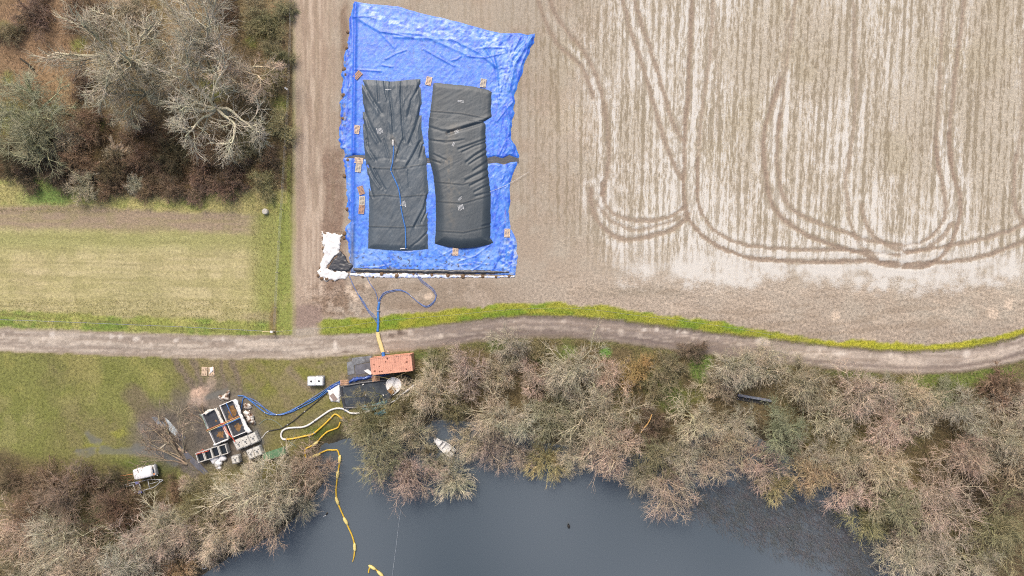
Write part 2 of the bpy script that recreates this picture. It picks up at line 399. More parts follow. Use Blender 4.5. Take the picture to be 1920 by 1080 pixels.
# --- wheel tracks
TR = [([(1008, -60), (1010, 0), (1024, 43), (1048, 87), (1091, 125), (1113, 183)], 6, .8),
      ([(1030, -60), (1034, 10), (1067, 63), (1101, 106), (1125, 164), (1140, 250), (1140, 308), (1130, 366)], 6, .8),
      ([(1160, -60), (1168, 0), (1183, 58), (1207, 130), (1231, 212), (1255, 289), (1279, 337)], 6, .8),
      ([(1178, -60), (1190, 0), (1212, 72), (1236, 144), (1260, 226), (1278, 262)], 6, .8),
      ([(1300, -60), (1298, 0), (1289, 193), (1284, 240), (1283, 337), (1287, 395), (1308, 433), (1347, 462), (1400, 482), (1481, 490), (1554, 491), (1621, 489), (1700, 494)], 6, .95),
      ([(1308, 300), (1308, 375), (1332, 424), (1366, 448), (1414, 462), (1481, 467), (1554, 469), (1611, 470), (1690, 480)], 5, .8),
      ([(1108, 355), (1108, 375), (1120, 414), (1144, 438), (1178, 448), (1217, 443), (1260, 430), (1289, 409)], 7, .85),
      ([(1128, 345), (1132, 370), (1140, 390), (1164, 407), (1207, 414), (1250, 409), (1284, 388)], 6, .75),
      ([(1118, 380), (1148, 415), (1190, 430), (1240, 422), (1290, 400)], 6, .6),
      ([(1465, 150), (1436, 231), (1433, 298), (1440, 356), (1452, 392), (1486, 424), (1525, 446), (1568, 462), (1616, 474), (1645, 491), (1693, 500), (1741, 496), (1775, 470), (1794, 424), (1801, 375), (1790, 337), (1783, 289), (1780, 250)], 6.5, .95),
      ([(1462, 215), (1457, 289), (1464, 352), (1481, 388), (1520, 412), (1578, 433), (1621, 448), (1674, 457), (1722, 457), (1756, 433), (1772, 400), (1770, 356), (1760, 308), (1754, 260)], 5.5, .8),
      ([(1600, -60), (1600, 0), (1604, 200), (1594, 289), (1586, 337), (1590, 385), (1597, 424), (1611, 457), (1645, 484)], 5, .6),
      ([(1616, 385), (1622, 415), (1640, 443), (1674, 464), (1720, 470), (1760, 450), (1785, 420)], 7, .7),
      ([(1700, 494), (1770, 491), (1818, 486), (1866, 474), (1920, 452), (2000, 420)], 5.5, .85),
      ([(1700, 474), (1789, 459), (1842, 448), (1890, 433), (1920, 422), (2000, 390)], 5.5, .8),
      ([(1905, 290), (1900, 356), (1907, 395), (1925, 424)], 5.5, .8),
      ([(1342, -60), (1337, 0), (1332, 96), (1318, 193), (1308, 313), (1308, 375)], 5, .6),
      ([(1496, -60), (1491, 0), (1472, 144), (1462, 240)], 5, .6),
      ([(1480, -60), (1475, 30), (1462, 160), (1445, 231)], 4, .4),
      ([(1776, -60), (1770, 0), (1760, 193), (1754, 270), (1764, 330)], 5, .6),
      ([(1812, -60), (1808, 0), (1790, 144), (1780, 270), (1790, 337)], 6, .8),
      ([(1340, 0), (1345, 120), (1345, 240)], 3, .3), ([(1920, 60), (1917, 200), (1908, 300)], 5, .5)]
tfr = 4 * (n_sm - .5); RUT = np.zeros(PX.shape)
for pts, w, a in TR:
    q = [(p[0], p[1]) for p in spline(pts, 4)]
    x0 = min(p[0] for p in q) - 40; x1 = max(p[0] for p in q) + 40; y0 = min(p[1] for p in q) - 40; y1 = max(p[1] for p in q) + 40
    I = np.where((PX >= x0) & (PX <= x1) & (PY >= y0) & (PY <= y1)); 
    d = dist_line(wx2[I], wy2[I], q) + tfr[I]
    core = ss(w * .95, w * .35, d) * a
    RUT[I] += -.07 * core + .035 * np.exp(-((d - w * 1.15) / (w * .3)) ** 2) * a
    halo = np.exp(-((d - w * 2.1) / (w * 1.0)) ** 2) * a * (.25 + .9 * n_m2[I])
    m = (core * .85)[:, None]
    c[I] = c[I] * (1 - m) + np.array((147, 128, 112.)) * m
    chalk[I] = chalk[I] * (1 - core * .93) + halo * .52
    rowm[I] *= (1 - core * .8)
# chevron scratches on the headland
zz = ss(.57, .63, fbm((PX + PY * .5) / 55, (PY - PX * .25) / 5, 31, 3)) * ss(980, 1100, PX) * ss(500, 540, PY)
put(zz * .35, (206, 188, 168)); zz = ss(.6, .66, fbm((PX - PY * .3) / 60, (PY + PX * .1) / 6, 32, 3)) * ss(1000, 1100, PX) * ss(480, 520, PY)
put(zz * .4, (146, 130, 112))
# --- lane on the left of the tarpaulin
lane = ss(546, 556, wx2) * ss(640, 600, wx) * ss(620, 590, wy)
put(lane * .5, (182, 160, 140))
lnoise = fbm(PX / 3.2, PY / 70, 33, 3)
put(ss(566, 572, PX) * ss(612, 600, PX) * ss(.42, .6, lnoise) * .55 * ss(590, 540, PY), (205, 188, 170))
put(ss(553, 560, PX) * ss(640, 620, PX) * ss(.52, .38, lnoise) * .45 * ss(590, 540, PY), (152, 132, 116))
mud = ss(600, 612, wx) * ss(652, 640, wx) * ss(268, 290, wy) * ss(600, 500, wy)
put(mud * .8 * (.5 + n_sm), (138, 116, 100)); amp += mud * .3
mud = ss(636, 641, wx) * ss(655, 649, wx) * ss(-10, 20, wy) * ss(300, 260, wy)
put(mud * .75 * (.4 + n_sm), (132, 110, 92))
mud = ss(560, 600, wx) * ss(720, 660, wx) * ss(525, 545, wy) * ss(600, 585, wy)
put(mud * ss(.40, .6, n_sm) * .75, (128, 108, 90)); amp += mud * .4
mud = ss(545, 556, wx) * ss(606, 596, wx) * ss(566, 580, wy) * ss(618, 608, wy)
put(mud * .8, (146, 126, 116))
mud = ss(660, 720, wx) * ss(1040, 850, wx) * ss(520, 535, wy) * ss(590, 575, wy)
put(mud * .85 * ss(.25, .55, n_m2), (150, 135, 118))
mud = np.exp(-((wx - 800) / 60.) ** 2 - ((wy - 575) / 8.) ** 2); put(mud * .5, (140, 122, 104))
for bx, by, br in ((652, 540, 9), (663, 552, 11), (668, 562, 8), (802, 552, 10), (690, 535, 8), (1565, 590, 12), (1860, 588, 14), (1890, 570, 12)):
    put(ss(br, br * .5, np.hypot(wx - bx, wy - by)) * .75, (216, 196, 174))
# --- woodland floor top-left
wood = ss(0, 8, 552 - wx2) * ss(372, 356, wy + np.where(PX < 100, 26, 0) + 8 * np.sin(PX / 60))
put(wood, (142, 124, 94)); amp = amp * (1 - wood) + 1.05 * wood
put(wood * ss(.40, .62, n_mid), (120, 106, 76)); put(wood * ss(.5, .7, n_b2) * .6, (146, 132, 92))
put(wood * ss(150, 60, np.hypot(wx - 60, wy - 70)) * .85, (146, 118, 92)); put(wood * ss(90, 30, np.hypot(wx - 110, wy - 160)) * .7, (154, 128, 96))
for bx, by, br in ((150, 85, 22), (102, 203, 14), (180, 235, 22), (470, 80, 18), (523, 195, 26), (195, 300, 30), (8, 55, 18), (15, 150, 16), (400, 160, 40), (500, 60, 30), (470, 270, 30), (30, 230, 60)):
    put(wood * ss(br, br * .3, np.hypot(wx - bx, wy - by)) * .75, (124, 134, 66))
hd = wood * ss(235, 275, wy) * ss(470, 440, wx) * ss(365, 340, wy); put(hd * .75, (92, 74, 52))
edge = ss(549, 546, wx2) * ss(538, 543, wx2) * ss(640, 600, wy); put(edge * .6 * ss(380, 360, wy), (104, 88, 66))
# --- meadow
mead = ss(0, 6, 548 - wx2) * ss(356, 372, wy + np.where(PX < 100, 26, 0) + 8 * np.sin(PX / 60)) * ss(0, 5, (road_y - 22) - wy2)
mead = np.where(PX > 548, 0, mead)
put(mead, (190, 177, 134)); amp = amp * (1 - mead) + .6 * mead; rowm *= (1 - mead) * (1 - wood); chalk *= (1 - mead) * (1 - wood)
put(mead * ss(.38, .62, n_b2) * .5, (172, 166, 112)); put(mead * ss(.55, .4, n_m2) * .3, (150, 144, 100)); put(mead * ss(.48, .7, n_mid) * .5, (208, 194, 154)); put(mead * ss(.45, .7, n_m2) * .4, (196, 184, 140))
put(mead * ss(.5, .3, n_big) * .5, (168, 160, 116))
put(mead * np.exp(-((wy - 450) / 22.) ** 2) * .6, (150, 154, 92))
put(mead * ss(455, 500, wx) * .8, (146, 152, 82))
strip = mead * ss(388, 398, wy + .04 * (240 - PX)) * ss(434, 420, wy - .02 * PX) * ss(500, 440, wx)
put(strip * .85, (158, 138, 120)); put(strip * ss(.5, .7, n_m2) * .5, (150, 140, 104))
rough = mead * ss(396, 386, wy + .04 * (240 - PX)); put(rough * .7, (176, 168, 106)); put(rough * ss(.5, .7, n_mid) * .7, (200, 180, 128)); amp += rough * .3
put(rough * ss(60, 10, np.hypot((wx - 95) * .8, wy - 368)) * .9, (112, 140, 70)); put(rough * ss(.58, .7, n_m2) * .5, (130, 142, 72))
bot = mead * ss(586, 594, wy - .045 * np.minimum(PX, 520) + 8); put(bot * .85, (146, 156, 74)); amp += bot * .35
put(bot * ss(.52, .68, n_mid) * .7, (112, 142, 58)); put(bot * ss(.6, .72, n_m2) * .5, (196, 186, 120))
for k, y0 in enumerate((438, 462, 487, 515, 541, 575, 590)):
    yy = y0 + (.052 if k < 6 else .055) * PX + 3 * np.sin(PX / 90 + k)
    yy = np.minimum(yy, y0 + 24 + .01 * PX)
    put(mead * np.exp(-((PY - yy) / 1.8) ** 2) * (.32 if k < 6 else .8) * ss(520, 440, PX) * ss(.3, .7, n_mid), (112, 108, 66))
put(mead * ss(.45, .6, fbm(PX / 90, PY / 5, 35, 3)) * .25, (150, 146, 92))
put(mead * ss(25, 8, np.hypot((wx - 490) * .5, (wy - 598) * 1.4)) * .6, (166, 150, 122))
put(mead * ss(504, 512, wx) * ss(560, 585, wy) * ss(522, 518, wx) * .7, (128, 104, 76))
gs = ss(518, 524, wx2) * ss(549, 545, wx2) * ss(280, 300, wy) * ss(0, 5, (road_y - 21) - wy2)
put(gs * .8 * np.where(PY > 380, 1, ss(536, 540, wx2)), (142, 152, 78)); put(gs * ss(.5, .7, n_m2) * .6, (172, 166, 110))
put(ss(558, 550, wx2) * ss(540, 548, wx2) * ss(0, 100, PY) * ss(650, 600, wy) * .5 * (.3 + n_mid), (150, 152, 88))
put(np.exp(-((PX - 546) / 2.5) ** 2) * ss(520, 300, PY) * .5, (96, 80, 62))
# --- lawn and bank south of the road
south = ss(0, 4, wy2 - (road_y + 20))
lawn = south * ss(720, 640, wx)
grn = south.copy()
put(grn, (122, 116, 72)); amp = amp * (1 - grn) + .8 * grn; rowm *= 1 - grn; chalk *= 1 - grn
lwn = south * ss(360, 300, wx) * ss(930, 895, wy)
put(lwn, (128, 130, 72)); put(lwn * ss(.40, .62, n_b2) * .7, (126, 118, 80)); put(lwn * ss(.45, .6, n_m2) * .35, (112, 118, 56))
put(lwn * ss(.55, .7, n_mid) * .5, (152, 146, 98)); put(lwn * ss(850, 900, wy) * .6, (92, 112, 42))
put(lwn * ss(780, 690, wy) * ss(.45, .6, n_mid) * .4, (156, 150, 84))
for bx, by, rx, ry in ((228, 812, 22, 7), (180, 835, 25, 5), (205, 845, 40, 5)):
    put(ss(1.2, .5, np.hypot((wx - bx) / rx, (wy - by) / ry)) * .55, (156, 158, 62))
put(south * ss(45, 15, np.hypot((wx - 270) * .6, (wy - 880) * 1.6)) * .8, (84, 104, 38))
mix = south * ss(320, 380, wx) * ss(690, 650, wx) * ss(800, 720, wy)
put(mix, (134, 124, 84)); put(mix * ss(.45, .62, n_mid) * .8, (124, 126, 58)); put(mix * ss(.55, .7, n_b2) * .6, (146, 130, 108))
yard = np.maximum(ss(112, 50, np.hypot((wx - 400) * .85, wy - 800) + 30 * (n_mid - .5)), ss(85, 30, np.hypot((wx - 318) * .9, wy - 815) + 30 * (n_mid - .5))); put(yard * south * .95, (104, 97, 90)); put(yard * south * ss(.45, .6, n_m2) * .5, (128, 116, 104)); wet = np.maximum(wet, yard * south * ss(.5, .65, n_mid) * .6)
put(south * ss(46, 20, np.hypot((wx - 440), wy - 770)) * .6, (118, 108, 98))
put(south * ss(70, 20, np.hypot((wx - 570) * .7, (wy - 790))) * .55, (126, 120, 74))
put(south * ss(26, 8, np.hypot((wx - 600) * .5, (wy - 812) * 1.2)) * .8, (104, 122, 46))
# wheel ruts from the road to the yard and across the lawn
for pts, w, a, rgb in (([(326, 668), (345, 700), (368, 740), (380, 765)], 9, .8, (124, 110, 98)), ([(352, 668), (365, 690), (385, 735)], 7, .75, (126, 112, 100)),
                       ([(414, 672), (416, 700), (420, 730)], 6, .7, (126, 112, 98)), ([(434, 672), (446, 700), (452, 735)], 7, .75, (124, 110, 98)),
                       ([(545, 690), (560, 715), (585, 735)], 9, .6, (140, 124, 108)), ([(600, 690), (640, 675), (700, 672)], 8, .5, (136, 122, 106)),
                       ([(470, 760), (510, 780), (560, 790), (620, 770)], 10, .4, (120, 112, 88)),
                       ([(500, 700), (540, 760), (560, 800)], 9, .4, (136, 120, 100)),
                       ([(250, 740), (290, 800), (335, 850), (370, 880)], 26, .65, (112, 98, 86)),
                       ([(330, 740), (350, 800), (365, 850)], 16, .6, (108, 100, 84)),
                       ([(270, 800), (300, 835), (340, 865), (365, 890)], 14, .95, (112, 105, 96))):
    d = dist_line(wx, wy, pts); put(ss(w, w * .4, d + 3 * (n_sm - .5)) * a * south, rgb)
for pts, w in (([(148, 848), (190, 845), (240, 842), (300, 850), (330, 865)], 10), ([(165, 808), (175, 825), (190, 830)], 8), ([(258, 838), (300, 846), (325, 862)], 12), ([(366, 760), (420, 735)], 9), ([(470, 800), (485, 825)], 10)):
    d = dist_line(wx, wy, pts) + 6 * (n_m2 - .5); m = ss(w, w * .5, d) * ss(.28, .5, n_m2); put(m * .7, (112, 112, 108)); wet = np.maximum(wet, m * .75); amp *= (1 - .6 * m)
put(ss(20, 8, np.hypot((wx - 372), (wy - 738)) + 14 * (n_sm - .5)) * .9, (206, 176, 154))
put(ss(16, 6, np.hypot((wx - 372) * .6, (wy - 757) * 1.3) + 10 * (n_sm - .5)) * .75, (196, 172, 156))
put(ss(12, 5, np.hypot((wx - 395), (wy - 716) * .6) + 12 * (n_sm - .5)) * .5, (196, 172, 156))
pad = sdist(wx, wy, [(645, 712), (652, 700), (700, 704), (770, 706), (772, 720), (640, 722)]); put(ss(-3, 2, pad) * .8, (84, 80, 78)); wet = np.maximum(wet, ss(-3, 2, pad) * .4)
pad = sdist(wx, wy, [(655, 672), (700, 664), (700, 705), (652, 710)]); put(ss(-2, 2, pad) * .8, (104, 98, 94)); wet = np.maximum(wet, ss(-2, 2, pad) * .5)
put(south * ss(26, 8, np.abs(wy - (road_y + 34))) * ss(740, 780, wx) * .0, (90, 110, 50))
# bank under the trees
bank = south * np.maximum(ss(720, 800, wx), ss(868, 905, wy - .12 * (PX - 300) + np.where(PX > 330, -20, 0)))
put(bank * .85, (104, 90, 64)); amp = amp * (1 - bank) + 1.15 * bank
put(bank * ss(.45, .65, n_mid) * .7, (84, 72, 50)); put(bank * ss(.5, .68, n_b2) * .6, (112, 108, 66))
vg = south * ss(720, 780, wx) * ss(40, 18, wy - road_y) ; put(vg * .75, (104, 112, 58)); put(vg * ss(.45, .6, n_mid) * .5, (116, 96, 72))
for bx, by, rx, ry, rgb in ((1136, 660, 15, 12, (104, 156, 66)), (1065, 660, 26, 20, (104, 124, 60)), (1015, 665, 22, 18, (100, 122, 60)), (935, 650, 30, 14, (100, 116, 58)), (1262, 750, 40, 30, (92, 112, 48)),
                            (1315, 690, 26, 34, (100, 128, 56)), (1240, 720, 40, 40, (104, 118, 56)), (1765, 716, 90, 20, (106, 124, 54)), (1860, 700, 80, 18, (108, 126, 56)), (1300, 740, 30, 20, (110, 112, 56)),
                            (800, 668, 30, 10, (96, 110, 56)), (1760, 760, 40, 20, (104, 112, 62)), (1600, 700, 60, 10, (100, 110, 60))):
    put(south * ss(1.15, .45, np.hypot((wx - bx) / rx, (wy - by) / ry)) * .8, rgb)
put(bank * ss(1850, 1920, wx) * ss(720, 740, wy) * .4, (98, 78, 60))
psd = pond_sd(wx, wy); put(ss(-3.0, -.3, psd) * .75, (62, 56, 46)); put(ss(-.4, .2, psd) * .9, (44, 46, 46)); wet = np.maximum(wet, ss(-1.2, -.2, psd) * .6)
put(ss(20, 4, np.hypot(wx - 628, wy - 838)) * .7, (40, 38, 34))
# --- green verge between the road and the field
vm = ss(-2, 3, wy - verge_y) * ss(0, 4, (road_y - 17) - wy2) * ss(590, 612, wx)
vm = np.clip(vm, 0, 1); put(vm, (150, 158, 56)); amp = amp * (1 - vm) + .75 * vm; rowm *= 1 - vm; chalk *= 1 - vm
put(vm * ss(.42, .6, fbm(PX / 34, PY / 12, 41)) * .55, (176, 170, 68)); put(vm * ss(.5, .68, fbm(PX / 46, PY / 16, 42)) * .8, (118, 150, 50))
put(vm * ss(1480, 1560, wx) * .75, (192, 184, 58)); put(vm * ss(.5, .62, n_m2) * ss(1500, 1560, wx) * .5, (150, 150, 50)); put(vm * ss(700, 610, wx) * .5, (166, 160, 88))
put(ss(8, 2, np.hypot((wx - 1500) * .4, wy - 640)) * .4, (160, 144, 110))
# --- gravel road
hw = np.interp(PX, [0, 300, 560, 700, 900, 1060, 1200, 1400, 1640, 1920], [21, 21, 20, 20, 20, 20, 21, 21, 21, 23])
rm = ss(hw + 1.5, hw - 2.0, road_s)
put(rm, (186, 174, 160)); amp = amp * (1 - rm) + .35 * rm; rowm *= 1 - rm; chalk *= 1 - rm
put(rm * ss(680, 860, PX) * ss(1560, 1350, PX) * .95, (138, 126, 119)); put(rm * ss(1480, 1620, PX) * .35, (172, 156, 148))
sgn = (wy2 - road_y)
rn = fbm(PX / 80, sgn / 3.2, 51, 3)
put(rm * ss(.52, .66, rn) * .45, (216, 202, 186)); put(rm * ss(.50, .34, rn) * .6, (146, 131, 118))
put(rm * np.exp(-((sgn - 11) / 3.2) ** 2) * ss(700, 860, PX) * .7, (112, 100, 96)); put(rm * np.exp(-((sgn + 11) / 3.2) ** 2) * .5 * ss(.3, .6, fbm(PX / 60, PY / 30, 61)), (150, 136, 124)); put(rm * np.exp(-((sgn - 10) / 3.2) ** 2) * .5 * ss(.3, .6, fbm(PX / 60, PY / 30, 62)), (150, 136, 124)); put(rm * ss(.6, .7, fbm(PX / 12, PY / 8, 63, 4)) * .35, (132, 120, 108))
put(rm * np.exp(-((sgn + 9) / 2.4) ** 2) * ss(860, 980, PX) * ss(1500, 1300, PX) * .5, (176, 162, 152))
put(ss(hw - 7, hw - 1, road_s) * ss(hw + 4, hw, road_s) * .55 * ss(740, 900, PX), (96, 88, 80))
put(ss(hw - 5, hw, road_s) * ss(hw + 3, hw, road_s) * .35, (140, 124, 100))
prg = np.random.default_rng(5)
for k in range(46):
    bx = prg.uniform(0, 1900); by = float(np.interp(bx, [p[0] for p in ROAD], [p[1] for p in ROAD])) + prg.uniform(-13, 2)
    if bx > 640 and bx < 1120 and k % 3: continue
    br = prg.uniform(2.5, 7); put(rm * ss(1.2, .4, np.hypot((wx2 - bx) / br, (wy2 - by) / br)) * prg.uniform(.3, .7), (220, 208, 194))
for bx, by, rx, ry in ((208, 630, 6, 5), (225, 632, 6, 6), (255, 635, 8, 6), (98, 628, 7, 6), (330, 638, 5, 5), (418, 636, 4, 4), (629, 648, 5, 11), (1208, 617, 6, 4), (1232, 617, 5, 4), (1270, 622, 4, 3), (1283, 624, 4, 3), (1575, 663, 16, 4), (1812, 663, 8, 8), (1430, 640, 16, 10)):
    put(ss(1.2, .5, np.hypot((wx2 - bx) / rx, (wy2 - by) / ry)) * .8, (222, 212, 200))
for bx, by in ((752, 626), (750, 621), (735, 630), (648, 660)):
    put(ss(5, 2, np.hypot((wx2 - bx) * .6, wy2 - by)) * .6, (92, 78, 68))

# row coordinate in metres; the drill rows lean a little more towards the east
U = (PX - 960) / M + np.interp(PX, [0, 1000, 1500, 1920], [0., .0, .055, .05]) * (PY) / M
ZG = terrain(PX, PY)
flat = ss(-3.5, -5, pond_sd(PX, PY))
ZG = ZG + flat * .02 * (n_mid - .5) + (1 - flat) * .18 * (n_m2 - .5) * ss(.4, -1, pond_sd(PX, PY))
ZG += RUT * flat + rm * flat * (-.045 * np.exp(-((sgn - 10) / 3.) ** 2) - .045 * np.exp(-((sgn + 10) / 3.) ** 2) + .03 * (rn - .5)) - .02 * rm
Vg = np.stack([GX, GY, ZG], -1).reshape(-1, 3)
CG = lin(c.reshape(-1, 3)); RG = np.stack([U, np.clip(rowm, 0, 1), np.clip(chalk, 0, 1.3)], -1).reshape(-1, 3)
PG = np.stack([np.clip(amp, 0, 1.4), np.clip(wet, 0, 1), 0 * amp], -1).reshape(-1, 3)
idx = np.arange(NX * NY).reshape(NY, NX)
Q = np.stack([idx[:-1, :-1], idx[:-1, 1:], idx[1:, 1:], idx[1:, :-1]], -1).reshape(-1, 4)
def qa(a): return a[:-1, :-1].ravel()
cls = np.full(len(Q), 0)
cls[qa(mead) > .5] = 1; cls[qa(wood) > .5] = 2; cls[qa(south) > .5] = 3
cls[qa(bank) > .5] = 4; cls[qa(vm) > .5] = 5; cls[qa(rm) > .5] = 6; cls[qa(pond_sd(PX, PY)) > 0] = 7
names = {0: 'field', 1: 'meadow', 2: 'woodland_floor', 3: 'lawn', 4: 'pond_bank', 5: 'grass_verge', 6: 'gravel_road', 7: 'pond_bed'}
for k, nm in names.items():
    q = Q[cls == k]
    if not len(q): continue
    u, inv = np.unique(q, return_inverse=True)
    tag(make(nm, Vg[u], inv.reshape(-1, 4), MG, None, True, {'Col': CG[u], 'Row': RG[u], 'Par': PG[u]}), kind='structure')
# country beyond the frame, out to the horizon
def ring():
    V = []; F = []; radii = [0, 60, 200, 600, 2500]
    edge = [(-86, -54), (0, -54), (86, -54), (86, 0), (86, 54), (0, 54), (-86, 54), (-86, 0)]
    for r in radii:
        for x, y in edge: V.append((x + np.sign(x) * r, y + np.sign(y) * r, 0.0 if r else 0.0))
    n = 8
    for i in range(len(radii) - 1):
        for k in range(n):
            j = (k + 1) % n; F.append((i * n + k, (i + 1) * n + k, (i + 1) * n + j, i * n + j))
    F = [f[::-1] for f in F]
    cc = np.tile(lin((160, 148, 112)), (len(V), 1))
    tag(make('countryside', V, F, MG, None, False, {'Col': cc, 'Row': np.zeros((len(V), 3)), 'Par': np.tile((.8, 0, 0), (len(V), 1))}), kind='structure')
ring()
# pond surface
wb = MB(); pts = [(float(X(x, WATER_Z)), float(Y(min(y, 1225), WATER_Z))) for x, y in POND]
wpoly = [(x, y) for x, y in pts]
xs = [p[0] for p in wpoly]
wo = make('pond_water', [(-49, -52.5, WATER_Z), (62, -52.5, WATER_Z), (62, -17.5, WATER_Z), (-49, -17.5, WATER_Z)], [(0, 1, 2, 3)], water_mat())
tag(wo, kind='structure')
# ------------------------------------------------------------------ bare trees and shrubs
def nrm(v): return v / np.maximum(np.linalg.norm(v, axis=-1, keepdims=True), 1e-9)
def grow(R, st, dr, ln, nseg, wob, up=0.0):
    P = [st]; d = nrm(dr); p = st
    for i in range(nseg):
        d = nrm(d + R.normal(0, wob, d.shape) + np.array([0, 0, up]))
        p = p + d * (ln / nseg)[:, None]; P.append(p)
    return np.stack(P, 1)
def spawn(R, pts, ln, k, t0, t1, ang, lr, jit=.3):
    N, n = pts.shape[0], pts.shape[1]
    t = R.uniform(t0, t1, (N, k)); f = t * (n - 1); i = np.minimum(f.astype(int), n - 2); fr = (f - i)[..., None]
    a = pts[np.arange(N)[:, None], i]; b = pts[np.arange(N)[:, None], i + 1]
    s = a * (1 - fr) + b * fr; d = nrm(b - a); q = R.normal(0, 1, d.shape); q = nrm(q - d * (q * d).sum(-1, keepdims=True))
    A = np.radians(R.normal(ang, 10, (N, k)))[..., None]
    nd = d * np.cos(A) + q * np.sin(A)
    l = ln[:, None] * lr * (1.15 - .55 * t) * R.uniform(1 - jit, 1 + jit, (N, k))
    return s.reshape(-1, 3), nd.reshape(-1, 3), l.ravel()
def tubes(pts, r0, r1, sides=3):
    N, n, _ = pts.shape
    d = np.empty_like(pts); d[:, 1:-1] = pts[:, 2:] - pts[:, :-2]; d[:, 0] = pts[:, 1] - pts[:, 0]; d[:, -1] = pts[:, -1] - pts[:, -2]
    d = nrm(d); ref = np.where(np.abs(d[..., 2:3]) > .9, np.array([1., 0, 0]), np.array([0, 0, 1.]))
    a = nrm(np.cross(d, ref)); b = np.cross(d, a)
    t = np.linspace(0, 1, n); r = (r0[:, None] * (1 - t) + r1[:, None] * t)[..., None]
    V = np.stack([pts + a * r * math.cos(2 * math.pi * k / sides) + b * r * math.sin(2 * math.pi * k / sides) for k in range(sides)], 2)
    idx = np.arange(N * n * sides).reshape(N, n, sides)
    F = np.stack([idx[:, :-1], np.roll(idx, -1, 2)[:, :-1], np.roll(idx, -1, 2)[:, 1:], idx[:, 1:]], -1).reshape(-1, 4)
    return V.reshape(-1, 3), F
def join(parts):
    V = []; F = []; n = 0
    for v, f in parts: V.append(v); F.append(f + n); n += len(v)
    return np.concatenate(V), np.concatenate(F)
def clampz(p, z=.05): p[..., 2] = np.maximum(p[..., 2], z); return p
def tree_geo(kind, seed):
    R = np.random.default_rng(seed)
    if kind == 'willow':      # many stems, dense fine radial brush; crown radius about 4.5
        n = R.integers(8, 12); az = R.uniform(0, 6.28) + np.arange(n) * 6.28 / n + R.normal(0, .35, n); el = np.radians(R.uniform(22, 80, n))
        d0 = np.stack([np.cos(az) * np.cos(el), np.sin(az) * np.cos(el), np.sin(el)], -1); l0 = R.uniform(2.8, 4.6, n)
        p0 = grow(R, d0 * .15, d0, l0, 6, .13, .02)
        s, d, l1 = spawn(R, p0, l0, 8, .2, 1, 42, .60, .4); p1 = grow(R, s, d, l1, 4, .15, .03)
        s, d, l2 = spawn(R, p1, l1, 6, .1, 1, 44, .62, .4); p2 = grow(R, s, d, l2, 3, .14, .03)
        s, d, l3 = spawn(R, p2, l2, 6, .05, 1, 42, .78, .5); p3 = grow(R, s, d, l3, 2, .12, .02)
        rad = (.10, .044, .022, .0135)
    elif kind == 'sapling':   # thin and sparse
        n = 4; az = R.uniform(0, 6.28, n); el = np.radians(R.uniform(40, 75, n))
        d0 = np.stack([np.cos(az) * np.cos(el), np.sin(az) * np.cos(el), np.sin(el)], -1); l0 = R.uniform(3.4, 4.8, n)
        p0 = grow(R, d0 * .1, d0, l0, 6, .12, .0)
        s, d, l1 = spawn(R, p0, l0, 5, .25, 1, 38, .5, .4); p1 = grow(R, s, d, l1, 4, .15, .03)
        s, d, l2 = spawn(R, p1, l1, 4, .1, 1, 40, .6, .4); p2 = grow(R, s, d, l2, 3, .14, .03)
        s, d, l3 = spawn(R, p2, l2, 3, .05, 1, 40, .7, .5); p3 = grow(R, s, d, l3, 2, .12, .02)
        rad = (.07, .036, .02, .013)
    elif kind == 'oak':       # gnarled, wide; crown radius about 7
        n = 7; az = np.arange(n) * 6.28 / n + R.normal(0, .3, n); el = np.radians(R.uniform(18, 70, n))
        d0 = np.stack([np.cos(az) * np.cos(el), np.sin(az) * np.cos(el), np.sin(el)], -1); l0 = R.uniform(5.2, 7.6, n)
        base = np.array([[0, 0, 2.6]] * n)
        p0 = grow(R, base, d0, l0, 8, .20, .02)
        tr = grow(R, np.array([[0, 0, 0.]]), np.array([[0.05, 0, 1.]]), np.array([3.0]), 4, .05)
        s, d, l1 = spawn(R, p0, l0, 9, .2, 1, 46, .52); p1 = grow(R, s, d, l1, 6, .24, .03)
        s, d, l2 = spawn(R, p1, l1, 9, .1, 1, 42, .52); p2 = grow(R, s, d, l2, 4, .22, .03)
        s, d, l3 = spawn(R, p2, l2, 4, .1, 1, 40, .85); p3 = grow(R, s, d, l3, 2, .16, .02)
        rad = (.19, .07, .034, .017)
    elif kind == 'bush':      # low thicket; radius about 2.6
        n = 20; az = R.uniform(0, 6.28, n); el = np.radians(R.uniform(18, 80, n))
        d0 = np.stack([np.cos(az) * np.cos(el), np.sin(az) * np.cos(el), np.sin(el)], -1); l0 = R.uniform(1.3, 2.5, n)
        p0 = grow(R, R.normal(0, .35, (n, 3)) * [1, 1, 0], d0, l0, 4, .14, .0)
        s, d, l1 = spawn(R, p0, l0, 7, .15, 1, 40, .55); p1 = grow(R, s, d, l1, 3, .16, .0)
        s, d, l2 = spawn(R, p1, l1, 6, .1, 1, 36, .65); p2 = grow(R, s, d, l2, 3, .16, -.02)
        s, d, l3 = spawn(R, p2, l2, 3, .1, 1, 32, .8); p3 = grow(R, s, d, l3, 2, .12, -.02)
        rad = (.030, .018, .016, .013)
    else:                     # 'fan': pale long whips fanning from one stool; radius about 4
        n = 40; az = R.uniform(0, 6.28, n); el = np.radians(R.uniform(24, 84, n))
        d0 = np.stack([np.cos(az) * np.cos(el), np.sin(az) * np.cos(el), np.sin(el)], -1); l0 = R.uniform(3.2, 5.2, n)
        p0 = grow(R, R.normal(0, .2, (n, 3)) * [1, 1, 0], d0, l0, 5, .07, -.03)
        s, d, l1 = spawn(R, p0, l0, 6, .15, .9, 18, .55); p1 = grow(R, s, d, l1, 4, .08, -.02)
        s, d, l2 = spawn(R, p1, l1, 5, .1, 1, 20, .55); p2 = grow(R, s, d, l2, 3, .08, -.02)
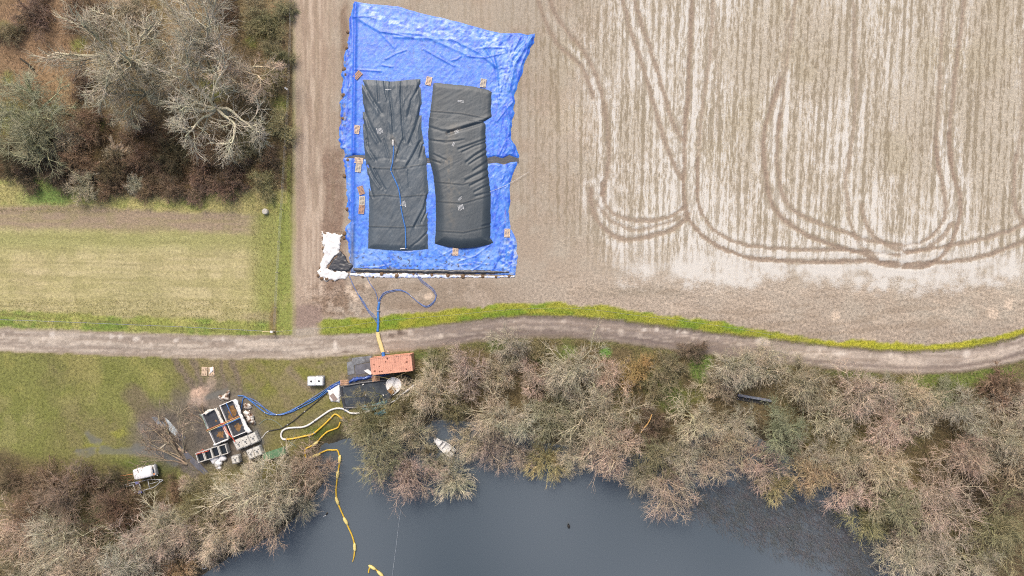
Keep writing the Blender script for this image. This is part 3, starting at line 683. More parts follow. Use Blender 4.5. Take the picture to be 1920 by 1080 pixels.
        s, d, l3 = spawn(R, p2, l2, 3, .1, 1, 20, .7); p3 = grow(R, s, d, l3, 2, .08, -.02)
        rad = (.04, .028, .022, .016)
    for p in (p0, p1, p2, p3): clampz(p)
    def rr(N, r): return r * R.uniform(.75, 1.3, N)
    tp = [tubes(p0, rr(len(p0), rad[0]), np.full(len(p0), rad[0] * .4), 5)]
    if kind == 'oak': tp.append(tubes(tr, np.array([.42]), np.array([.30]), 5))
    mid = tubes(p1, rr(len(p1), rad[1]), np.full(len(p1), rad[1] * .4), 3)
    cr = [tubes(p2, rr(len(p2), rad[2]), np.full(len(p2), rad[2] * .45), 3), tubes(p3, rr(len(p3), rad[3]), np.full(len(p3), rad[3] * .35), 3)]
    allp = p3.reshape(-1, 3); rx = np.percentile(np.hypot(allp[:, 0], allp[:, 1]), 86); hz = np.percentile(allp[:, 2], 96)
    return join(tp + [mid]), join(cr), rx, hz
PROTO = {}
def bmesh_of(name, g):
    me = bpy.data.meshes.new(name); v, f = g; v = v.astype(np.float32)
    me.vertices.add(len(v)); me.vertices.foreach_set('co', v.ravel()); k = f.shape[1]
    me.loops.add(f.size); me.loops.foreach_set('vertex_index', f.astype(np.int32).ravel())
    me.polygons.add(len(f)); me.polygons.foreach_set('loop_start', np.arange(0, f.size, k, dtype=np.int32))
    me.update(calc_edges=True); me.polygons.foreach_set('use_smooth', np.ones(len(f), bool)); me.materials.append(BARK); return me
for kind, seeds in (('willow', (1, 2, 3, 4, 5, 6, 7)), ('oak', (11, 12, 13)), ('bush', (21, 22, 23)), ('fan', (31, 32)), ('sapling', (41, 42))):
    PROTO[kind] = []
    for s in seeds:
        a, b, rx, hz = tree_geo(kind, s); PROTO[kind].append((bmesh_of('trunk', a), bmesh_of('crown', b), rx, hz))
TINT = {'pink': (190, 167, 148), 'tan': (188, 174, 146), 'olive': (146, 140, 98), 'grey': (184, 173, 150), 'green': (158, 160, 122), 'bark': (158, 140, 120), 'brown': (138, 114, 88),
        'yellow': (190, 160, 84), 'straw': (206, 194, 162), 'dark': (108, 95, 70), 'golden': (190, 164, 124), 'lime': (176, 168, 106), 'ruddy': (146, 120, 98)}
_tn = [0]
def tree(cx, cy, r, kind, tint, label, hs=1.0, name=None, cat=None, group=None, lean=0.0):
    _tn[0] += 1; R = random.Random(_tn[0] * 7 + 1)
    pr = PROTO[kind][_tn[0] % len(PROTO[kind])]; rm_ = r / M
    s = rm_ / pr[2] * (1.15 if kind == 'oak' else 1.0); hh = pr[3] * s * hs; zc = .62 * hh
    x, y = float(X(cx, zc)), float(Y(cy, zc)); px, py = x * M + 960, 540 - y * M
    z = max(gz(px, py), -1.1)
    nm = name or {'willow': 'willow_tree', 'oak': 'oak_tree', 'bush': 'shrub', 'fan': 'coppiced_willow', 'sapling': 'leaning_sapling'}[kind]
    e = empty(nm, (x, y, z - .03), R.uniform(0, 6.28), label, cat or ('shrub' if kind == 'bush' else 'tree'), group)
    e.scale = (s, s, s * hs)
    if lean: e.rotation_euler = (R.uniform(-lean, lean), R.uniform(-lean, lean), e.rotation_euler[2])
    c = np.array(TINT[tint], float) * R.uniform(.93, 1.05) + np.array([R.uniform(-6, 6), 0, R.uniform(-5, 5)])
    for me, nn, f in ((pr[0], 'trunk', np.array([1.0, 1.04, .92])), (pr[1], 'crown', np.ones(3))):
        o = bpy.data.objects.new(nn, me); COL.objects.link(o); o.parent = e; l = lin(c, 1.0) * f; l = np.clip((l * .66 + l.mean() * .34) * (1.12 if kind == 'oak' else 1.05 if kind == 'bush' else 1.06), 0, .82); o.color = (*l, 1)
    return e
SB = 'bare trees on the pond bank'; SW = 'bare trees in the western shore wood'; SE = 'bare trees in the eastern shore wood'; NW = 'bare trees in the north-west wood'; HG = 'shrubs of the north-west wood'
T = [
 # south-west shore
 (492, 930, 60, 'willow', 'tan', 'large tan willow with pale limbs just below the green steel box', SW),
 (570, 885, 44, 'willow', 'pink', 'pinkish willow at the corner of the inlet beside the yellow boom', SW),
 (552, 945, 36, 'fan', 'grey', 'grey drooping willow leaning over the water west of the yellow boom', SW),
 (474, 975, 54, 'willow', 'pink', 'pinkish tan willow on the diagonal shore, below the large tan willow', SW),
 (420, 1005, 50, 'willow', 'tan', 'tan willow over the water just above the two floating sticks', SW),
 (352, 1008, 52, 'willow', 'pink', 'pinkish willow inland of the small square float frame', SW),
 (372, 940, 50, 'willow', 'olive', 'olive willow in the middle of the south-west wood, below the ground mats', SW),
 (305, 990, 42, 'willow', 'tan', 'tan willow directly below the empty boat trailer', SW),
 (288, 1018, 54, 'willow', 'pink', 'wide pinkish willow left of the golden shrub at the bottom edge', SW),
 (238, 1062, 54, 'willow', 'grey', 'greyish willow cut by the bottom edge, left of the golden shrub', SW),
 (215, 960, 48, 'willow', 'brown', 'brown willow left of the empty boat trailer drawbar', SW),
 (128, 935, 56, 'willow', 'ruddy', 'ruddy brown willow along the lawn edge in the south-west corner', SW),
 (58, 945, 50, 'willow', 'brown', 'brown willow on the lawn edge at the left frame edge', SW),
 (185, 985, 44, 'willow', 'olive', 'dark olive willow inside the south-west wood', SW),
 (100, 1000, 52, 'willow', 'tan', 'tan willow in the south-west corner, second row from the lawn', SW),
 (28, 1010, 52, 'willow', 'pink', 'pinkish willow at the left frame edge, second row from the lawn', SW),
 (150, 1058, 52, 'willow', 'tan', 'tan willow at the bottom edge, third from the left corner', SW),
 (72, 1068, 48, 'willow', 'grey', 'grey willow at the bottom edge, second from the left corner', SW),
 (8, 1075, 46, 'willow', 'olive', 'olive willow filling the bottom left corner', SW),
 (205, 1030, 40, 'willow', 'olive', 'small olive willow between two larger pinkish ones in the south-west wood', SW),
 (328, 1072, 34, 'fan', 'golden', 'golden brown shrubby willow at the bottom edge by the float frame', SW),
 (352, 908, 20, 'bush', 'tan', 'thin tan shrub at the end of the grey ground mats', HG),
 (430, 928, 40, 'willow', 'tan', 'tan willow beneath the single white tank and plastic bags', SW),
 (160, 905, 30, 'bush', 'brown', 'low brown bramble left of the white trailer on the lawn edge', HG),
 (90, 905, 30, 'bush', 'ruddy', 'low ruddy bramble on the lawn edge near the left frame edge', HG),
 (215, 905, 24, 'bush', 'dark', 'dark bramble touching the trailer drawbars', HG),
 (328, 918, 20, 'bush', 'brown', 'brown bramble right of the white trailer', HG),
 (20, 900, 28, 'bush', 'brown', 'brown bramble at the left frame edge below the lawn', HG),
 (538, 874, 16, 'bush', 'tan', 'sparse tan shrub growing over the green steel box', HG),
 (470, 872, 20, 'bush', 'tan', 'sparse tan shrub beside the pair of weathered tanks', HG),
 # centre shore
 (706, 842, 50, 'willow', 'green', 'greyish green willow at the mouth of the inlet east of the boom', SB),
 (762, 900, 52, 'willow', 'pink', 'pink rounded willow reaching furthest into the pond where the mooring line starts', SB),
 (846, 902, 42, 'fan', 'straw', 'pale straw coloured willow fanning over the water below the white boat', SB),
 (762, 816, 42, 'willow', 'tan', 'tan willow left of the white boat', SB),
 (852, 770, 34, 'willow', 'olive', 'olive willow above the white boat', SB),
 (752, 778, 32, 'fan', 'olive', 'olive brown whippy willow just below the white round tank', SB),
 (806, 738, 46, 'willow', 'tan', 'brownish tan willow right of the orange container', SB),
 (686, 790, 34, 'willow', 'olive', 'olive willow beneath the lined black pool', SB),
 (664, 808, 24, 'bush', 'pink', 'low pinkish shrub where the second yellow hose ends', HG),
 (872, 700, 44, 'willow', 'pink', 'pinkish tan willow close to the road, right of the container', SB),
 (955, 650, 42, 'willow', 'grey', 'tall grey willow whose top hangs over the gravel road', SB),
 (935, 712, 36, 'willow', 'tan', 'tan willow south of the tall one over the road', SB),
 (922, 786, 42, 'willow', 'tan', 'tan willow in the middle of the centre bank', SB),
 (918, 848, 42, 'willow', 'pink', 'pinkish willow on the shoreline right of the straw coloured one', SB),
 (975, 790, 38, 'willow', 'grey', 'grey pink willow between two gaps of dark water', SB),
 (975, 862, 30, 'willow', 'pink', 'small pinkish willow over the shoreline near the picture centre', SB),
 (1023, 868, 40, 'fan', 'lime', 'yellowish olive willow hanging into the pond near the picture centre', SB),
 (1078, 862, 38, 'willow', 'grey', 'pale grey willow on the shoreline right of the yellowish one', SB),
 (1040, 770, 50, 'willow', 'green', 'greenish willow with visible limbs on the centre bank', SB),
 (1070, 700, 52, 'willow', 'grey', 'wide grey willow south of the road bend near the bright grass patch', SB),
 (1118, 778, 64, 'willow', 'tan', 'largest grey tan willow of the centre bank', SB),
 (1147, 850, 48, 'willow', 'pink', 'pinkish willow on the shore left of the small yellow branch', SB),
 (1142, 705, 38, 'willow', 'pink', 'pinkish willow left of the yellow shrub', SB),
 (1000, 715, 34, 'willow', 'pink', 'small pinkish willow between the road and the centre bank', SB),
 (880, 834, 36, 'willow', 'tan', 'tan willow right of the white boat', SB),
 (812, 872, 26, 'fan', 'tan', 'small tan whippy willow just below the white boat', SB),
 (800, 845, 18, 'bush', 'olive', 'low olive shrub touching the bow of the white boat', HG),
 (1190, 697, 36, 'bush', 'yellow', 'bright ochre yellow shrub by the road', HG),
 (1252, 695, 34, 'bush', 'olive', 'olive shrub right of the ochre yellow one', HG),
 (1228, 735, 26, 'bush', 'olive', 'olive shrub in the green clearing', HG),
 (1225, 800, 34, 'bush', 'brown', 'brown shrub behind the small yellow branch', HG),
 (1232, 862, 46, 'willow', 'olive', 'dark olive willow right of the small yellow branch', SB),
 (1262, 918, 50, 'willow', 'pink', 'pinkish willow pushing out over the pond at the eastern bay', SE),
 (1200, 905, 28, 'willow', 'tan', 'low tan willow on the shoreline of the eastern bay', SB),
 (820, 680, 26, 'bush', 'olive', 'olive shrub between the container and the road', HG),
 (1015, 660, 26, 'bush', 'olive', 'olive shrub beside the road near the tall grey willow', HG),
 (1300, 660, 26, 'bush', 'brown', 'brown shrub by the road right of the green clearing', HG),
 # east
 (1312, 790, 46, 'willow', 'tan', 'tan willow right of the green clearing', SE),
 (1340, 868, 50, 'willow', 'pink', 'pinkish willow above the reed bed, left part', SE),
 (1425, 868, 44, 'willow', 'pink', 'pinkish willow at the inner corner of the reed bed', SE),
 (1290, 862, 34, 'willow', 'grey', 'grey willow between the pink ones of the eastern bay', SE),
 (1430, 688, 40, 'willow', 'tan', 'tan willow touching the road above the long dark object', SE),
 (1385, 692, 38, 'willow', 'grey', 'grey willow overlapping the road left of the tan one', SE),
 (1510, 720, 46, 'willow', 'tan', 'tan willow south of the road, right of the long dark object', SE),
 (1468, 810, 48, 'willow', 'green', 'greenish willow below the right end of the long dark object', SE),
 (1395, 802, 36, 'willow', 'grey', 'grey willow below the left end of the long dark object', SE),
 (1548, 780, 44, 'willow', 'tan', 'tan willow in the middle of the eastern wood', SE),
 (1610, 745, 46, 'willow', 'pink', 'pinkish willow south of the road dip', SE),
 (1592, 858, 46, 'willow', 'tan', 'tan willow above the reed bed, middle part', SE),
 (1528, 895, 40, 'willow', 'golden', 'golden tan willow at the edge of the reed bed', SE),
 (1460, 918, 32, 'fan', 'lime', 'yellowish willow dipping into the reed bed', SE),
 (1608, 925, 44, 'willow', 'pink', 'pink grey willow at the upper right of the reed bed', SE),
 (1670, 808, 50, 'willow', 'pink', 'wide pinkish willow in the eastern wood', SE),
 (1732, 775, 46, 'willow', 'tan', 'tan willow near the grass at the eastern road bend', SE),
 (1662, 880, 44, 'willow', 'tan', 'tan willow left of the dark brown hollow', SE),
 (1758, 955, 64, 'willow', 'pink', 'large round pink grey willow in the south-east', SE),
 (1678, 950, 46, 'willow', 'green', 'greenish willow left of the large round pink grey one', SE),
 (1640, 985, 40, 'willow', 'lime', 'yellow olive willow on the right shore of the reed bed', SE),
 (1812, 775, 46, 'willow', 'grey', 'grey willow below the grass at the eastern road bend', SE),
 (1872, 828, 54, 'willow', 'tan', 'wide tan willow near the right frame edge', SE),
 (1905, 770, 44, 'willow', 'grey', 'grey willow at the right frame edge, upper one', SE),
 (1820, 862, 42, 'willow', 'pink', 'pinkish willow above the dark brown hollow', SE),
 (1745, 1045, 48, 'willow', 'grey', 'grey willow at the bottom edge below the large round one', SE),
 (1700, 1048, 42, 'willow', 'tan', 'tan willow at the bottom edge by the last reeds', SE),
 (1880, 1000, 60, 'willow', 'olive', 'olive willow at the right frame edge, lower one', SE),
 (1835, 1058, 46, 'willow', 'tan', 'tan willow at the bottom edge near the right corner', SE),
 (1895, 925, 44, 'bush', 'brown', 'brown shrub in the dark hollow at the right frame edge', HG),
 (1830, 925, 34, 'bush', 'dark', 'dark shrub in the hollow right of the large round willow', HG),
 (1715, 740, 34, 'willow', 'tan', 'small tan willow behind the verge of the eastern road bend', SE),
 (1768, 738, 28, 'bush', 'green', 'greenish shrub on the grass of the eastern road bend', HG),
 (1885, 725, 38, 'bush', 'brown', 'brown shrub by the road at the right frame edge', HG),
 (1370, 832, 42, 'willow', 'tan', 'tan willow between the pink shoreline ones and the long dark object', SE),
 (1530, 848, 36, 'willow', 'grey', 'small grey willow above the golden one', SE),
 (1660, 735, 34, 'willow', 'grey', 'small grey willow near the road dip', SE),
 (1345, 725, 34, 'bush', 'tan', 'tan shrub left of the long dark object', HG),
 (1930, 870, 40, 'willow', 'tan', 'tan willow cut by the right frame edge beside the hollow', SE),
 # north-west wood
 (218, 105, 86, 'oak', 'grey', 'gnarled pale grey tree on the left of the big pair', NW),
 (362, 72, 80, 'oak', 'grey', 'grey tree at the top of the wood, right of the gnarled one', NW),
 (385, 190, 96, 'oak', 'grey', 'largest spreading grey tree in the middle of the wood', NW),
 (255, 165, 60, 'oak', 'grey', 'pale grey tree half under the gnarled one', NW),
 (440, 120, 60, 'oak', 'tan', 'tan spreading tree towards the field edge', NW),
 (30, 195, 74, 'willow', 'green', 'pale green tree at the left frame edge', NW),
 (60, 255, 50, 'willow', 'green', 'pale green tree in front of the dark hedge at the left', NW),
 (500, 45, 36, 'bush', 'olive', 'olive shrub at the top of the field edge', HG), (515, 100, 32, 'bush', 'olive', 'second olive shrub down the field edge', HG),
 (508, 150, 26, 'bush', 'lime', 'yellowish shrub beside the white marker on the field edge', HG),
 (520, 235, 32, 'bush', 'lime', 'yellow olive shrub halfway down the field edge', HG), (495, 345, 28, 'bush', 'lime', 'yellow green shrub above the round concrete cover', HG),
 (466, 275, 30, 'bush', 'olive', 'olive shrub at the right end of the hedge', HG), (505, 300, 26, 'bush', 'brown', 'brown shrub between the two yellowish ones', HG),
 (475, 15, 32, 'bush', 'olive', 'olive shrub at the top edge near the field', HG), (535, 15, 20, 'bush', 'olive', 'small olive shrub in the top corner by the lane', HG),
 (420, 15, 36, 'bush', 'brown', 'brown shrub at the top edge behind the grey trees', HG), (250, 18, 40, 'bush', 'tan', 'tan shrub at the top edge left of the grey trees', HG),
 (150, 20, 42, 'bush', 'ruddy', 'ruddy shrub at the top edge', HG), (60, 18, 42, 'bush', 'ruddy', 'ruddy brown shrub in the top left corner', HG),
 (10, 60, 30, 'bush', 'olive', 'olive shrub at the left frame edge, upper one', HG),
 (25, 300, 36, 'bush', 'dark', 'dark hedge shrub at the left frame edge', HG), (85, 295, 38, 'bush', 'brown', 'brown hedge shrub, second from the left', HG),
 (145, 300, 38, 'bush', 'brown', 'brown hedge shrub, third from the left', HG), (205, 315, 34, 'bush', 'dark', 'dark hedge shrub next to the pale one', HG),
 (217, 288, 24, 'fan', 'straw', 'pale straw coloured shrub in the hedge', NW), (265, 300, 36, 'bush', 'brown', 'brown hedge shrub below the largest grey tree', HG),
 (322, 292, 36, 'bush', 'dark', 'dark hedge shrub in the middle of the hedge', HG), (378, 300, 36, 'bush', 'brown', 'brown hedge shrub, third from the right end', HG),
 (425, 305, 34, 'bush', 'brown', 'brown hedge shrub, second from the right end', HG), (425, 345, 30, 'bush', 'ruddy', 'ruddy shrub on the meadow edge, rightmost of its row', HG),
 (375, 352, 30, 'bush', 'ruddy', 'ruddy shrub on the meadow edge, second from the right', HG), (320, 350, 30, 'bush', 'brown', 'brown shrub on the meadow edge, third from the right', HG),
 (250, 347, 18, 'bush', 'straw', 'small pale grassy shrub on the meadow edge', HG), (280, 352, 26, 'bush', 'brown', 'brown shrub right of the small pale grassy one', HG),
 (205, 350, 28, 'bush', 'brown', 'brown shrub left of the small pale grassy one', HG), (155, 345, 30, 'bush', 'tan', 'tan shrub on the meadow edge near the green patch', HG),
 (105, 330, 30, 'bush', 'brown', 'brown shrub on the meadow edge above the green patch', HG), (45, 328, 30, 'bush', 'brown', 'brown shrub on the meadow edge at the left', HG),
 (165, 235, 34, 'bush', 'brown', 'brown shrub in the wood left of the gnarled tree', HG), (255, 235, 34, 'bush', 'brown', 'brown shrub under the gnarled tree', HG),
 (320, 250, 30, 'bush', 'brown', 'brown shrub under the largest grey tree', HG), (125, 260, 28, 'bush', 'tan', 'tan shrub above the hedge on the left', HG),
 (150, 150, 30, 'bush', 'ruddy', 'ruddy shrub at the edge of the leafy clearing', HG), (485, 205, 30, 'bush', 'olive', 'olive shrub below the tan spreading tree', HG),
]
def build_trees():
    for t in T:
        cx, cy, r, kind, tint, lab, grp = t
        hs = {'willow': 1.0, 'oak': 1.0, 'bush': .85, 'fan': .85}[kind]
        tree(cx, cy, r, kind, tint, lab, hs, group=(grp if grp != HG else ('shrubs along the wood edges' if kind == 'bush' else NW)))
    R0 = random.Random(8)
    # two bare saplings leaning over the mud north-west of the ground mats
    for (bx, by, r, lab, rz, tl) in ((352, 872, 62, 'long bare sapling leaning out over the wet mud, nearer the lawn', 200, 1.1), (345, 850, 54, 'leaning bare sapling whose crown lies over the pale plates', 188, 1.05), (392, 800, 34, 'thin leaning sapling beside the left basin', 185, 1.0), (340, 858, 44, 'short leaning sapling between the two long ones', 218, 1.1)):
        e = tree(bx, by, r, 'sapling', 'bark', lab, 1.0, name='leaning_sapling', group='leaning saplings over the mud')
        e.location = G(bx, by, -.02); e.rotation_euler = (tl, 0, math.radians(rz))
build_trees()
for (x_, y_, l_) in ((676, 748, 'thin bare sapling spreading over the left half of the lined pool'), (708, 744, 'thin bare sapling spreading over the right half of the lined pool'), (742, 752, 'thin bare sapling below the round tank')):
    tree(x_, y_, 26, 'sapling', 'olive', l_, 1.0, name='thin_sapling', group='thin saplings over the lined pool')
# undergrowth nobody could count
def scatter(name, mask, n, lab, h, l, w, seed, mt_color, label_cat=None, rise=.5, cols=None):
    R = np.random.default_rng(seed); ys, xs = np.where(mask); k = R.integers(0, len(xs), n)
    x = gx[xs[k]] + R.uniform(-.125, .125, n); y = gy[ys[k]] + R.uniform(-.125, .125, n); z = np.maximum(ZG[ys[k], xs[k]], WATER_Z - .02)
    az = R.uniform(0, 6.283, n); L_ = l * R.uniform(.5, 1.4, n); hh = h * R.uniform(.1, 1.3, n) ** 1.0
    s = np.stack([x, y, z], -1); e = s + np.stack([np.cos(az) * L_, np.sin(az) * L_, hh], -1)
    mid = (s + e) / 2 + np.stack([R.normal(0, l * .12, n), R.normal(0, l * .12, n), hh * .35], -1)
    v, f = tubes(np.stack([s, mid, e], 1), w * R.uniform(.7, 1.4, n), w * .3 * np.ones(n), 3)
    o = make(name, v, f, BARK, None, True); o.color = (*lin(mt_color), 1)
    return tag(o, kind='stuff')
wmask = (wood > .6); bmask = (bank > .6) & (pond_sd(PX, PY) < 0)
scatter('brushwood', wmask, 12000, None, .7, .8, .018, 1, (186, 158, 126))
scatter('fallen_twigs', bmask, 14000, None, .8, .9, .018, 2, (184, 168, 138))
scatter('bramble', wmask & (PY > 240), 6000, None, .9, .7, .014, 4, (104, 84, 60))
scatter('sedge', bmask & (n_mid > .5), 9000, None, .35, .3, .014, 5, (98, 116, 56))
scatter('verge_grass', (vm > .5), 9000, None, .18, .16, .012, 6, (150, 162, 58))
scatter('meadow_grass', (mead > .5) & ((PY > 560) | (PY < 400) | (PX > 470)), 14000, None, .2, .2, .012, 7, (176, 170, 112))
scatter('lawn_grass', (south > .5) & (bank < .3) & (wet < .2) & (yard < .5), 14000, None, .14, .14, .012, 8, (130, 134, 62))
# drowned reeds in the eastern bay
def reeds():
    R = np.random.default_rng(9); poly = [(1235, 930), (1330, 905), (1400, 880), (1460, 890), (1560, 935), (1640, 1000), (1700, 1120), (1600, 1120), (1560, 1075), (1440, 1040), (1330, 990), (1270, 970)]
    sdp = sdist(PX, PY, poly); m = (sdp > 0) & (pond_sd(PX, PY) > -.5) & (R.random(PX.shape) < np.clip(.25 + sdp / 60, 0, 1) * (.3 + 1.1 * n_m2)); ys, xs = np.where(m); n = 9000; k = R.integers(0, len(xs), n)
    x = gx[xs[k]] + R.uniform(-.2, .2, n); y = gy[ys[k]] + R.uniform(-.2, .2, n); az = R.normal(-.9, .5, n); l = R.uniform(.4, 1.5, n)
    s = np.stack([x, y, np.full(n, WATER_Z - .03)], -1); e = s + np.stack([np.cos(az) * l, np.sin(az) * l, R.uniform(.03, .3, n)], -1)
    v, f = tubes(np.stack([s, (s + e) / 2 + [0, 0, .02], e], 1), np.full(n, .013), np.full(n, .008), 3)
    o = make('reed_bed', v, f, BARK, None, True); o.color = (*lin((128, 128, 132)), 1); tag(o, kind='stuff')
reeds()
# ------------------------------------------------------------------ sheets, tanks and other draped things
def resample(pts, n):
    P = np.array(pts, float); d = np.r_[0, np.cumsum(np.hypot(*np.diff(P, axis=0).T))]; t = np.linspace(0, d[-1], n)
    return np.stack([np.interp(t, d, P[:, 0]), np.interp(t, d, P[:, 1])], -1)
def coons(top, right, bottom, left, nu, nv):
    """pixel grid spanned by four edges (top, bottom run left to right; left, right run top to bottom)"""
    T_, B_, L_, R_ = resample(top, nu), resample(bottom, nu), resample(left, nv), resample(right, nv)
    u = np.linspace(0, 1, nu)[None, :, None]; v = np.linspace(0, 1, nv)[:, None, None]
    g = (1 - v) * T_[None] + v * B_[None] + (1 - u) * L_[:, None] + u * R_[:, None]
    g -= (1 - u) * (1 - v) * T_[0] + u * (1 - v) * T_[-1] + (1 - u) * v * B_[0] + u * v * B_[-1]
    return g[..., 0], g[..., 1], np.broadcast_to(u[..., 0], g.shape[:2]), np.broadcast_to(v[..., 0], g.shape[:2])
def gridfaces(nv, nu):
    i = np.arange(nu * nv).reshape(nv, nu)
    return np.stack([i[1:, :-1], i[1:, 1:], i[:-1, 1:], i[:-1, :-1]], -1).reshape(-1, 4)
def ridged(x, y, seed=0, o=4): return 1 - np.abs(2 * fbm(x, y, seed, o) - 1) * 2.2
def crease(px, py, pts, w): return np.exp(-(dist_line(px, py, pts) / w) ** 2)

# blue tarpaulin: two sheets that meet at a gap where the black liner shows
L1 = [(664, 3), (660, 18), (655, 45), (650, 78), (647, 104), (643, 122), (644, 150), (641, 175), (640, 190), (638, 214), (641, 226), (635, 240), (633, 262), (637, 277), (645, 280), (645, 296)]
R1 = [(1003, 63), (1000, 80), (990, 104), (984, 122), (975, 146), (966, 172), (964, 195), (962, 222), (957, 246), (959, 262), (968, 276), (972, 292), (971, 297)]
L2 = [(644, 296), (646, 316), (645, 330), (650, 352), (650, 372), (652, 388), (650, 405), (655, 420), (647, 432), (650, 446), (652, 462), (656, 480), (658, 498), (660, 512)]
R2 = [(970, 303), (966, 316), (962, 330), (955, 352), (957, 372), (954, 396), (955, 414), (959, 430), (966, 446), (969, 462), (970, 484), (967, 500), (966, 516)]
def rag(pts, a, n=120, seed=0):
    P = resample(pts, n); t = np.arange(n) * .35
    P[:, 0] += a * 1.6 * (fbm(t * .5, t * 0 + seed, 5, 4) - .5); P[:, 1] += a * (fbm(t * .5, t * 0 + seed, 9, 4) - .5) * .5
    P[0] = pts[0]; P[-1] = pts[-1]; return [tuple(p) for p in P]
def tarp(name, g, label, seed):
    px, py, u, v = g
    f1 = ridged(px / 16 + py / 60, py / 34 - px / 80, seed); f2 = ridged(px / 7, py / 10, seed + 3)
    f3 = ridged((px + py) / 12, (px - py) / 50, seed + 6)
    edge = np.minimum(np.minimum(u, 1 - u) * 24, np.minimum(v, 1 - v) * 22)
    loose = np.clip(ss(900, 960, px) + ss(662, 655, px) + .35 + .4 * ss(60, 20, py - .2 * (px - 660)), 0, 1.3)
    z = .06 + loose * (.035 * np.clip(f1, 0, 1) + .03 * np.clip(f3, 0, 1)) + .018 * np.clip(f2, 0, 1)
    bund = np.exp(-((px - (664 - .012 * (py - 250))) / 3.4) ** 2); z = z + .16 * bund
    for pts, w, d in (([(925, 100), (932, 140), (934, 180), (937, 195)], 2.5, .1), ([(905, 85), (920, 105), (930, 125)], 3, .1), ([(740, 70), (850, 75), (900, 100), (935, 130)], 2.5, .07),
                      ([(660, 30), (720, 60), (790, 65), (880, 105)], 3, .06), ([(685, 45), (712, 60), (740, 90)], 2, .05), ([(1000, 70), (985, 90), (965, 120), (955, 170)], 3, .14), ([(995, 72), (960, 110), (950, 150)], 3, .1),
                      ([(950, 200), (958, 240), (962, 280)], 3, .1)):
        z = z + d * crease(px, py, pts, w)
    RC = np.random.default_rng(seed + 50); LC = []
    for k in range(70):
        zone = k % 5
        cx, cy, a0 = ((RC.uniform(930, 985), RC.uniform(70, 290), RC.normal(1.75, .25)), (RC.uniform(640, 662), RC.uniform(20, 500), RC.normal(1.5, .2)), (RC.uniform(680, 960), RC.uniform(20, 145), RC.normal(.3, .35)), (RC.uniform(925, 962), RC.uniform(310, 500), RC.normal(1.5, .3)), (RC.uniform(670, 960), RC.uniform(468, 505), RC.normal(.2, .5)))[zone]
        l = RC.uniform(8, 34) * (1.6 if zone in (0, 1, 3) else 1); bend = RC.normal(0, .12) * l
        LC.append([(cx - l * math.cos(a0), cy - l * math.sin(a0)), (cx - bend * math.sin(a0), cy + bend * math.cos(a0)), (cx + l * math.cos(a0), cy + l * math.sin(a0))])
    cz = np.zeros(px.shape)
    for q in LC: cz = np.maximum(cz, crease(px, py, q, 1.5))
    z = z + .06 * cz
    z = z * ss(0, .35, edge) + .03
    V = np.stack([X(px), Y(py), z], -1).reshape(-1, 3)
    # base blue, fold shade painted along creases, pale painted sheen with chalk, mud
    C = np.zeros(px.shape + (3,)); C[:] = (54, 120, 220)
    def pt(m, rgb):
        nonlocal C
        m = np.clip(m, 0, 1)[..., None]; C = C * (1 - m) + np.array(rgb, float) * m
    k1 = ridged(px / 11 + py / 70, py / 30 - px / 60, seed + 11, 5); k2 = ridged((px - py) / 26, (px + py) / 9, seed + 14, 4); k3 = fbm(px / 4, py / 4, seed + 20, 3)
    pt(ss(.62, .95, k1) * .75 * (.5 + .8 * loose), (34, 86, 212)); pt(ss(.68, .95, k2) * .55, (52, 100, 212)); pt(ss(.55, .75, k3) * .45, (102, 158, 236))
    pt(cz * .65, (34, 84, 206))  # shade of the long folds, painted in as deeper blue
    lowr = ss(300, 330, py); pt(lowr * .55 * ss(.35, .7, fbm(px / 26, py / 26, seed + 22)), (126, 166, 236))
    sheen_dust = crease(px, py, [(690, 18), (720, 40), (760, 48), (830, 66), (870, 90)], 12) * .8 + crease(px, py, [(820, 36), (880, 62), (930, 75)], 12) * .6 + crease(px, py, [(940, 90), (965, 105), (950, 140), (935, 170), (935, 190)], 14) * .7 + crease(px, py, [(925, 70), (905, 90)], 12) * .5 + crease(px, py, [(640, 230), (646, 275)], 6) * .6
    sheen_dust += ss(425, 470, py) * ss(930, 950, px) * .7 + ss(455, 480, py) * .35 + .12
    pt(np.clip(sheen_dust, 0, 1) * ss(.36, .68, fbm(px / 7 + py / 30, py / 4, seed + 25, 5)) * .8, (206, 218, 242))  # whitish sky sheen on the wrinkles painted into the colour, with chalky residue
    pt(ss(.66, .74, fbm(px / 5, py / 4, seed + 27, 4)) * (ss(465, 485, py) * .9 + .25) * (1 - loose * .5), (62, 70, 96))
    pt(bund * .8 * ss(440, 400, py), (36, 92, 214)); pt(bund * .6 * ss(380, 470, py), (110, 100, 104))
    pt(ss(.62, .72, fbm(px / 5, py / 5, seed + 30)) * ss(662, 650, px) * .6, (160, 138, 120))
    pt(ss(.60, .7, fbm(px / 7, py / 7, seed + 31)) * ss(940, 955, px) * ss(380, 420, py) * .4, (178, 160, 160))
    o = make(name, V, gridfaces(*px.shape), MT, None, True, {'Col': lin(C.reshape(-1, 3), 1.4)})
    return tag(o, label, 'tarpaulin', 'blue tarpaulins under the bag tanks')
top1 = [(664, 3), (700, 8), (745, 12), (786, 24), (830, 34), (870, 44), (905, 54), (940, 63), (975, 62), (990, 66), (1003, 63)]
mid1 = [(645, 296), (664, 291), (700, 292), (760, 296), (800, 297), (860, 298), (915, 296), (928, 293), (942, 297), (955, 291), (971, 297)]
mid2 = [(644, 296), (664, 297), (700, 299), (760, 302), (800, 306), (860, 308), (915, 307), (930, 305), (945, 309), (958, 304), (970, 303)]
bot2 = [(660, 512), (700, 506), (760, 508), (820, 512), (880, 513), (930, 515), (966, 516)]
